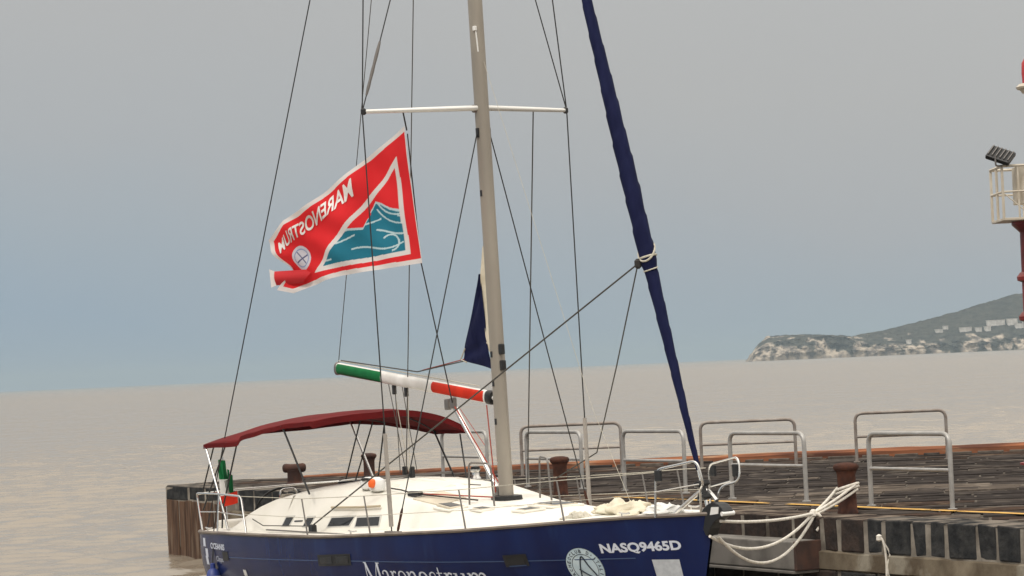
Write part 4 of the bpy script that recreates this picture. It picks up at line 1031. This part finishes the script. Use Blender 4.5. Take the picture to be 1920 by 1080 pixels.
MB().tube([hullp(EC[0]+a, EC[1]+b_, .012) for a, b_ in [tuple(q)[:2] for q in smooth_curve([(a, b_, 0) for a, b_ in loop], 6)]], .009, 6).build('emblem_figure', 'letter_d', emb)

# ------------------------------------------------------------------ loose things on and round the yacht
def place(o): o.matrix_world = BM @ Matrix.Translation(o.location); return o
def bt(name, loc, label, cat, group=None):
    o = empty(name); o.matrix_world = BM @ Matrix.Translation(loc); tag(o, label, cat, group); return o
# lifebuoy light
lb = bt('float_light', (5.93, -1.02, roofz(5.93, -1.02)), 'orange float light in a white bag on the cabin roof beside the winch', 'float light')
bag = MB().lathe([(.05, 0), (.14, .03), (.16, .10), (.13, .19), (.05, .23)], (0, 0, 0), 14).build('bag', 'plastic', lb, smooth=True)
bag.scale = (1.2, .7, 1)
MB().lathe([(.02, .0), (.06, .02), (.07, .07), (.055, .12), (.02, .14)], (.03, -.10, .07), 12).build('float', 'orange', lb, smooth=True)
bag2 = MB().lathe([(.05, 0), (.12, .03), (.13, .10), (.11, .17), (.04, .2)], (0, 0, 0), 14)
b2 = bt('rope_bag', (5.62, -1.0, roofz(5.62, -1.0)), 'white rope bag with a dark mouth on the cabin roof', 'bag')
bag2.build('bag', 'plastic', b2, smooth=True); MB().lathe([(.07, .0), (.08, .03), (.02, .04)], (.03, -.06, .15), 12).build('mouth', 'black', b2, smooth=True)
# sailcloth heaped on the foredeck
def heap(loc, dims, seed, m, label, name, cat):
    mb = MB(); n1_, n2_ = 72, 36
    def f(u, v):
        a = 2*math.pi*u; th = v*math.pi/2
        d = Vector((math.cos(a)*math.cos(th), math.sin(a)*math.cos(th), math.sin(th)))
        q = d*1.7+Vector((seed, seed*2, 0)); k = 1+.5*noise.fractal(q, 1., 2., 2)
        rg = .5*(1-abs(noise.noise(q*2.0))*2.2)+.16*(1-abs(noise.noise(q*4.6))*2)
        return (d.x*dims[0]*k, d.y*dims[1]*k, max(-.01, d.z*dims[2]*(k+rg)*(1+.4*noise.noise(q*1.4))))
    o = mb.grid(f, np.linspace(0, 1, n1_+1), np.linspace(0, 1, n2_+1)).build(name, m, None, smooth=True)
    o.matrix_world = BM @ Matrix.Translation(loc); tag(o, label, cat); return o
heap((11.35, -.15, sheer(11.3)+.05), (.62, .32, .115), 3.1, 'sail_w', 'crumpled ivory sailcloth heaped on the yacht foredeck', 'sailcloth_heap', 'sailcloth')
heap((12.10, -.08, sheer(12.1)+.04), (.46, .24, .07), 8.4, 'white', 'flat white sail bag lying behind the bow rail', 'sail_bag', 'bag')
heap((10.75, -.55, sheer(10.7)+.03), (.26, .18, .06), 5.7, 'rope_l', 'small coil of pale rope lying on the foredeck edge', 'rope_coil', 'rope')
# ensign on its staff
en = bt('ensign_flag', (.45, -.92, 1.40), 'drooping green white and red ensign on a staff at the stern', 'flag')
MB().tube([(.05, 0, 0), (.0, 0, 1.15)], .011, 8).build('staff', 'steel', en)
for nm, z0, z1, m in (('green_panel', .78, 1.12, 'green'), ('white_panel', .50, .80, 'white')):
    def f(u, v, z0=z0, z1=z1): 
        z = z1+(z0-z1)*v; wv = .08+(.34*(1.12-z)/.62)
        return (.02+wv*(u-.35), -.03+.06*math.sin(u*9+z*3), z-.10*u*(1-v)*.5)
    MB().grid(f, np.linspace(0, 1, 16), np.linspace(0, 1, 8)).build(nm, m, en, smooth=True)
def f(u, v): return (-.16+.62*u, -.05+.06*math.sin(u*8), .56-.20*v-.05*math.sin(u*3.1)+.03*u)
MB().grid(f, np.linspace(0, 1, 18), np.linspace(0, 1, 6)).build('red_panel', 'red', en, smooth=True)
def f(u, v): return (.10+.16*u, .02+.03*math.sin(u*9), .95-.36*v-.12*u)
MB().grid(f, np.linspace(0, 1, 8), np.linspace(0, 1, 6)).build('green_fold', 'green', en, smooth=True)
# fender
fx, fy, _ = hullp(1.50, .6, .13)
fe = bt('boat_fender', (fx, fy, .42), 'white boat fender with a blue end hanging at the stern quarter', 'fender')
MB().lathe([(.03, -.36), (.10, -.30), (.125, -.2), (.125, .18), (.115, .24)], n=18).build('body', 'fender_w', fe, smooth=True)
MB().lathe([(.116, .24), (.09, .32), (.045, .36), (.04, .44), (.015, .45)], n=18).build('top', 'fender_b', fe, smooth=True)
MB().tube([(0, 0, .44), (.0, .05, .95), (.02, .16, 1.5)], .009, 6).build('lanyard', 'rope_d', fe)

# pennant flag on the starboard flag halyard
SC = 122.5; YAW = R(18); HO = W((7.36, -1.0, 7.52))
def flag_pos(ax_, ay_, d_=0.):     # flag design units (px right of / below the hoist head) to world
    dxm = ax_/SC; dzm = -ay_/SC
    cr, sr = math.cos(ROLL), math.sin(ROLL)
    X = dxm*cr-dzm*sr; Z = dxm*sr+dzm*cr; X /= math.cos(YAW)
    return HO+Vector((X*math.cos(YAW), -X*math.sin(YAW), Z))+Vector((math.sin(YAW), math.cos(YAW), 0))*d_
TOP = [(0, (0, 0)), (.12, (-34, 26)), (.3, (-82, 62)), (.5, (-140, 112)), (.7, (-190, 152)), (.85, (-228, 168)), (1, (-264, 204))]
BOT = [(0, (33, 250)), (.2, (-30, 259)), (.5, (-112, 272)), (.75, (-180, 290)), (.9, (-215, 303)), (1, (-242, 297))]
def pv(u, t): return np.array([np.interp(u, [a for a, _ in t], [b_[i] for _, b_ in t]) for i in (0, 1)])
def flag_uv(u, v):
    a, b_ = pv(u, TOP), pv(u, BOT); q = a+(b_-a)*v
    hoist = np.array([np.interp(v, [0, .2, 1], [0, 5, 33]), 250*v])
    k = max(0, 1-u*8); q = q*(1-k)+hoist*k if u < .125 else q
    # lower fly corner folds back on itself
    if u > .8: q[0] += 34*((u-.8)/.2)**2*math.exp(-((v-.62)/.22)**2)
    return q
def flag_depth(u, v):
    return .13*math.sin(u*7.5+v*1.5)*min(1, u*4)+.035*math.sin((u+.55*v)*26)*min(1, u*5)+.05*math.sin(u*15-v*4)*min(1, u*3)+.22*math.exp(-((u-.90)/.10)**2)*math.exp(-((v-.72)/.2)**2)
def tri(q, a, b_, c):
    s1 = (b_[0]-a[0])*(q[1]-a[1])-(b_[1]-a[1])*(q[0]-a[0]); s2 = (c[0]-b_[0])*(q[1]-b_[1])-(c[1]-b_[1])*(q[0]-b_[0]); s3 = (a[0]-c[0])*(q[1]-c[1])-(a[1]-c[1])*(q[0]-c[0])
    return (s1 >= 0 and s2 >= 0 and s3 >= 0) or (s1 <= 0 and s2 <= 0 and s3 <= 0)
def shrink(t, d):
    c = np.mean(np.array(t), 0); res = []
    P = [np.array(q, float) for q in t]; n = 3; lines = []
    for i in range(3):
        a, b_ = P[i], P[(i+1) % 3]; nn = np.array([-(b_-a)[1], (b_-a)[0]]); nn /= np.linalg.norm(nn)
        if nn.dot(c-a) < 0: nn = -nn
        lines.append((nn, nn.dot(a)+d))
    for i in range(3):
        (n1_, d1), (n2_, d2) = lines[i-1], lines[i]
        res.append(np.linalg.solve(np.array([n1_, n2_]), np.array([d1, d2])))
    return res
T1 = [(-16, 54), (10, 234), (-169, 266)]     # white outlined picture triangle
T2 = shrink(T1, 8.5)
RED, WHT, BLU, LBL, DRK = (.74, .030, .036), (.74, .70, .69), (.025, .19, .28), (.50, .66, .70), (.45, .012, .016)
def crest(x): return lerp(x, [(-180, 215), (-100, 186), (-75, 184), (-66, 152), (-58, 136), (-50, 138), (-30, 148), (-10, 152), (30, 156)])
def flag_col(u, v, q):
    x, y = q
    d = min(v*np.linalg.norm(pv(u, BOT)-pv(u, TOP)), (1-v)*np.linalg.norm(pv(u, BOT)-pv(u, TOP)), (1-u)*300, u*300)
    if d < 8.5: return WHT
    if tri((x, y), *T2):
        if math.hypot(x+76, y-160) < 9.5: return RED
        if y > crest(x):
            dy = y-crest(x)
            if dy < 4: return LBL
            for k, (x0, y0, sl, am, fq) in enumerate(((-60, 172, -.10, 7, .055), (-60, 196, -.16, 8, .05), (-60, 222, -.20, 6, .06), (-60, 246, -.22, 5, .05))):
                ln = y0+(x-x0)*sl+am*math.sin(x*fq+k*1.7)
                if abs(y-ln) < 1.6 and math.sin(x*.05+k*2) > -.65: return LBL
            r1 = math.hypot(x+27, y-212); an = math.atan2(y-212, x+27)
            if abs(r1-15) < 1.5 and -2.6 < an < 1.3: return LBL
            if abs(math.hypot(x+18, y-118)-42) < 1.5 and x < -6 and y > 140: return LBL
            if abs(math.hypot(x+8, y-118)-58) < 1.4 and x < 6 and y > 150: return LBL
            return BLU
        return RED
    if tri((x, y), *T1): return WHT
    cx_, cy_ = -196, 238
    rr = math.hypot((x-cx_)/1.0, (y-cy_)/1.25)
    if rr < 18:
        if abs(rr-13) < .9: return (.30, .38, .60)
        if abs((x-cx_)*.7+(y-cy_)-2) < 1.6 and rr < 12 or abs((x-cx_)*-1.2+(y-cy_)+1) < 1.6 and rr < 12: return (.12, .13, .25)
        return (.66, .66, .74)
    return RED
NU, NV = 340, 240; vs, cols = [], []
for i in range(NU+1):
    u_ = i/NU
    for j in range(NV+1):
        v_ = j/NV; q = flag_uv(u_, v_); vs.append(flag_pos(q[0], q[1], flag_depth(u_, v_))); cols.append(flag_col(u_, v_, q))
fm = MB(); fm.v = [tuple(q-HO) for q in vs]; fm.f = [(i*(NV+1)+j, (i+1)*(NV+1)+j, (i+1)*(NV+1)+j+1, i*(NV+1)+j+1) for i in range(NU) for j in range(NV)]
fmat = bpy.data.materials.new('printed_flag_cloth'); fmat.use_nodes = True; nn_ = fmat.node_tree
at = nn_.nodes.new('ShaderNodeAttribute'); at.attribute_name = 'print'; pb = nn_.nodes['Principled BSDF']; pb.inputs['Roughness'].default_value = .8; pb.inputs['Specular IOR Level'].default_value = .1
tr_ = nn_.nodes.new('ShaderNodeBsdfTranslucent'); ms = nn_.nodes.new('ShaderNodeMixShader'); ms.inputs[0].default_value = .32
nn_.links.new(at.outputs['Color'], pb.inputs['Base Color']); nn_.links.new(at.outputs['Color'], tr_.inputs['Color'])
nn_.links.new(pb.outputs[0], ms.inputs[1]); nn_.links.new(tr_.outputs[0], ms.inputs[2]); nn_.links.new(ms.outputs[0], nn_.nodes['Material Output'].inputs[0])
flag = empty('pennant_flag', HO); tag(flag, 'red flag with white border and blue wave triangle under the starboard spreader', 'flag')
me = fm.mesh('cloth', False, fix=False); me.shade_smooth()
ca = me.color_attributes.new('print', 'FLOAT_COLOR', 'POINT')
ca.data.foreach_set('color', np.array([(*c, 1) for c in cols], dtype=np.float32).ravel())
me.materials.append(fmat); fo = bpy.data.objects.new('cloth', me); COL.objects.link(fo); fo.parent = flag
# the lower fly corner turned over on itself
fb = MB()
def fold(u, v):
    a = np.array([-252, 262])*(1-u)+np.array([-172, 258])*u; b_ = np.array([-248, 288])*(1-u)+np.array([-196, 284])*u
    q = a+(b_-a)*v; return flag_pos(q[0], q[1], flag_depth(.9, .8)-.10-.05*math.sin(v*math.pi)-.04*u)-HO
fb.grid(fold, np.linspace(0, 1, 14), np.linspace(0, 1, 8)).build('turned_corner', mat('flag_red_back', (.50, .012, .018), .8), flag, smooth=True)
wb_ = MB()
def fold2(u, v):
    a = np.array([-262, 258])*(1-u)+np.array([-251, 262])*u; b_ = np.array([-258, 292])*(1-u)+np.array([-248, 288])*u
    q = a+(b_-a)*v; return flag_pos(q[0], q[1], flag_depth(.9, .8)-.10)-HO
wb_.grid(fold2, np.linspace(0, 1, 4), np.linspace(0, 1, 8)).build('corner_border', mat('flag_border', WHT, .8), flag, smooth=True)
# its lettering reads from the far side, so it shows mirrored here
lt = MB()
uv, fs = text_mesh('MARENOSTRUM', .02, 1)
for sgn in (-1, 1):
    vv = []
    for a, b_ in uv:
        u_ = .36+.58*a; v_ = .28-.18*b_-.02+.10*a
        q = flag_uv(u_, v_); vv.append(flag_pos(q[0], q[1], flag_depth(u_, v_)+sgn*.014)-HO)
    lt.add(vv, fs)
lt.build('lettering', mat('flag_lettering', WHT, .8), flag)

# ------------------------------------------------------------------ mooring ropes
KN = Vector((4.10, 38.35, 1.60)); BOL = Vector((4.644, 38.8, 1.90))
b0 = W((13.34, -.04, 1.70)); b1 = W((13.16, -.10, 1.50)); b2_ = W((13.14, .05, 1.48))
ropes = empty('mooring_line', KN); tag(ropes, 'white mooring lines sagging from the yacht bow to the rusty bollard', 'rope')
def rope(pts, name='rope_strand', r=.021):
    MB().tube([Vector(q)-KN for q in pts], r, 8).build(name, 'mooring', ropes, smooth=True)
def droop(a, b_, low, n=24):
    a, b_ = Vector(a), Vector(b_); mid = (a+b_)/2; mid.z = low
    c = 2*mid-(a+b_)/2
    return [a*(1-t)**2+c*2*t*(1-t)+b_*t*t for t in np.linspace(0, 1, n)]
rope(droop(b0, KN, 1.60)); rope(droop(b1, KN, 1.24)); rope(droop(b2_, KN+Vector((.02, .02, -.02)), 1.03))
rope(droop(KN, BOL+Vector((.10, -.14, .06)), 1.76, 10)); rope(droop(KN+Vector((.02, 0, -.02)), BOL+Vector((.14, -.10, .0)), 1.72, 10)); rope(droop(KN, BOL+Vector((-.13, .02, .02)), 1.74, 10))
for dz, tl in ((.03, .05), (-.02, .06)):
    rope([BOL+Vector((.165*math.cos(a), .165*math.sin(a), dz+tl*math.cos(a+.4))) for a in np.linspace(0, 2*math.pi, 25)], 'loop')
rope(smooth_curve([KN, KN+Vector((.08, -.04, -.02)), KN+Vector((.11, -.05, -.12)), KN+Vector((.05, -.06, -.22)), KN+Vector((.03, -.06, -.24))], 5), 'rope_tail')
MB().lathe([(.02, -.06), (.055, -.03), (.05, .03), (.02, .06)], (0, 0, 0), 10).build('knot', 'mooring', ropes, smooth=True)
hx, hy_ = edge(2.92, -.10)
hr = empty('hanging_rope', (hx, hy_, 1.30)); tag(hr, 'short white rope end hanging from a hole in the pier wall', 'rope')
MB().tube(smooth_curve([(-.02, .08, .02), (-.03, .0, .03), (.02, -.03, -.03), (.05, -.03, -.3), (.04, -.03, -.7), (.05, -.03, -1.1)], 6), .016, 8).build('rope_strand', 'mooring', hr, smooth=True)
MB().tube(smooth_curve([(.02, -.03, -.03), (.10, -.03, -.2), (.06, -.04, -.38), (.12, -.03, -.7), (.14, -.03, -1.1)], 6), .011, 8).build('rope_strand', 'mooring', hr, smooth=True)
MB().lathe([(.01, -.05), (.04, -.03), (.04, .03), (.01, .05)], (-.03, 0, .02), 10).build('knot', 'mooring', hr, smooth=True)

# ------------------------------------------------------------------ haze
hz = MB().box((0, 7500, 39.5), (31000, 16500, 81))
ho = hz.build('haze', 'deck'); tag(ho, kind='stuff')
hmt = bpy.data.materials.new('haze_air'); hmt.use_nodes = True; hn = hmt.node_tree; hn.nodes.clear()
o_ = hn.nodes.new('ShaderNodeOutputMaterial'); pvn = hn.nodes.new('ShaderNodeVolumePrincipled')
pvn.inputs['Color'].default_value = (.41, .52, .61, 1); pvn.inputs['Density'].default_value = .00014; pvn.inputs['Anisotropy'].default_value = .0
hn.links.new(pvn.outputs[0], o_.inputs['Volume'])
ho.data.materials.clear(); ho.data.materials.append(hmt)
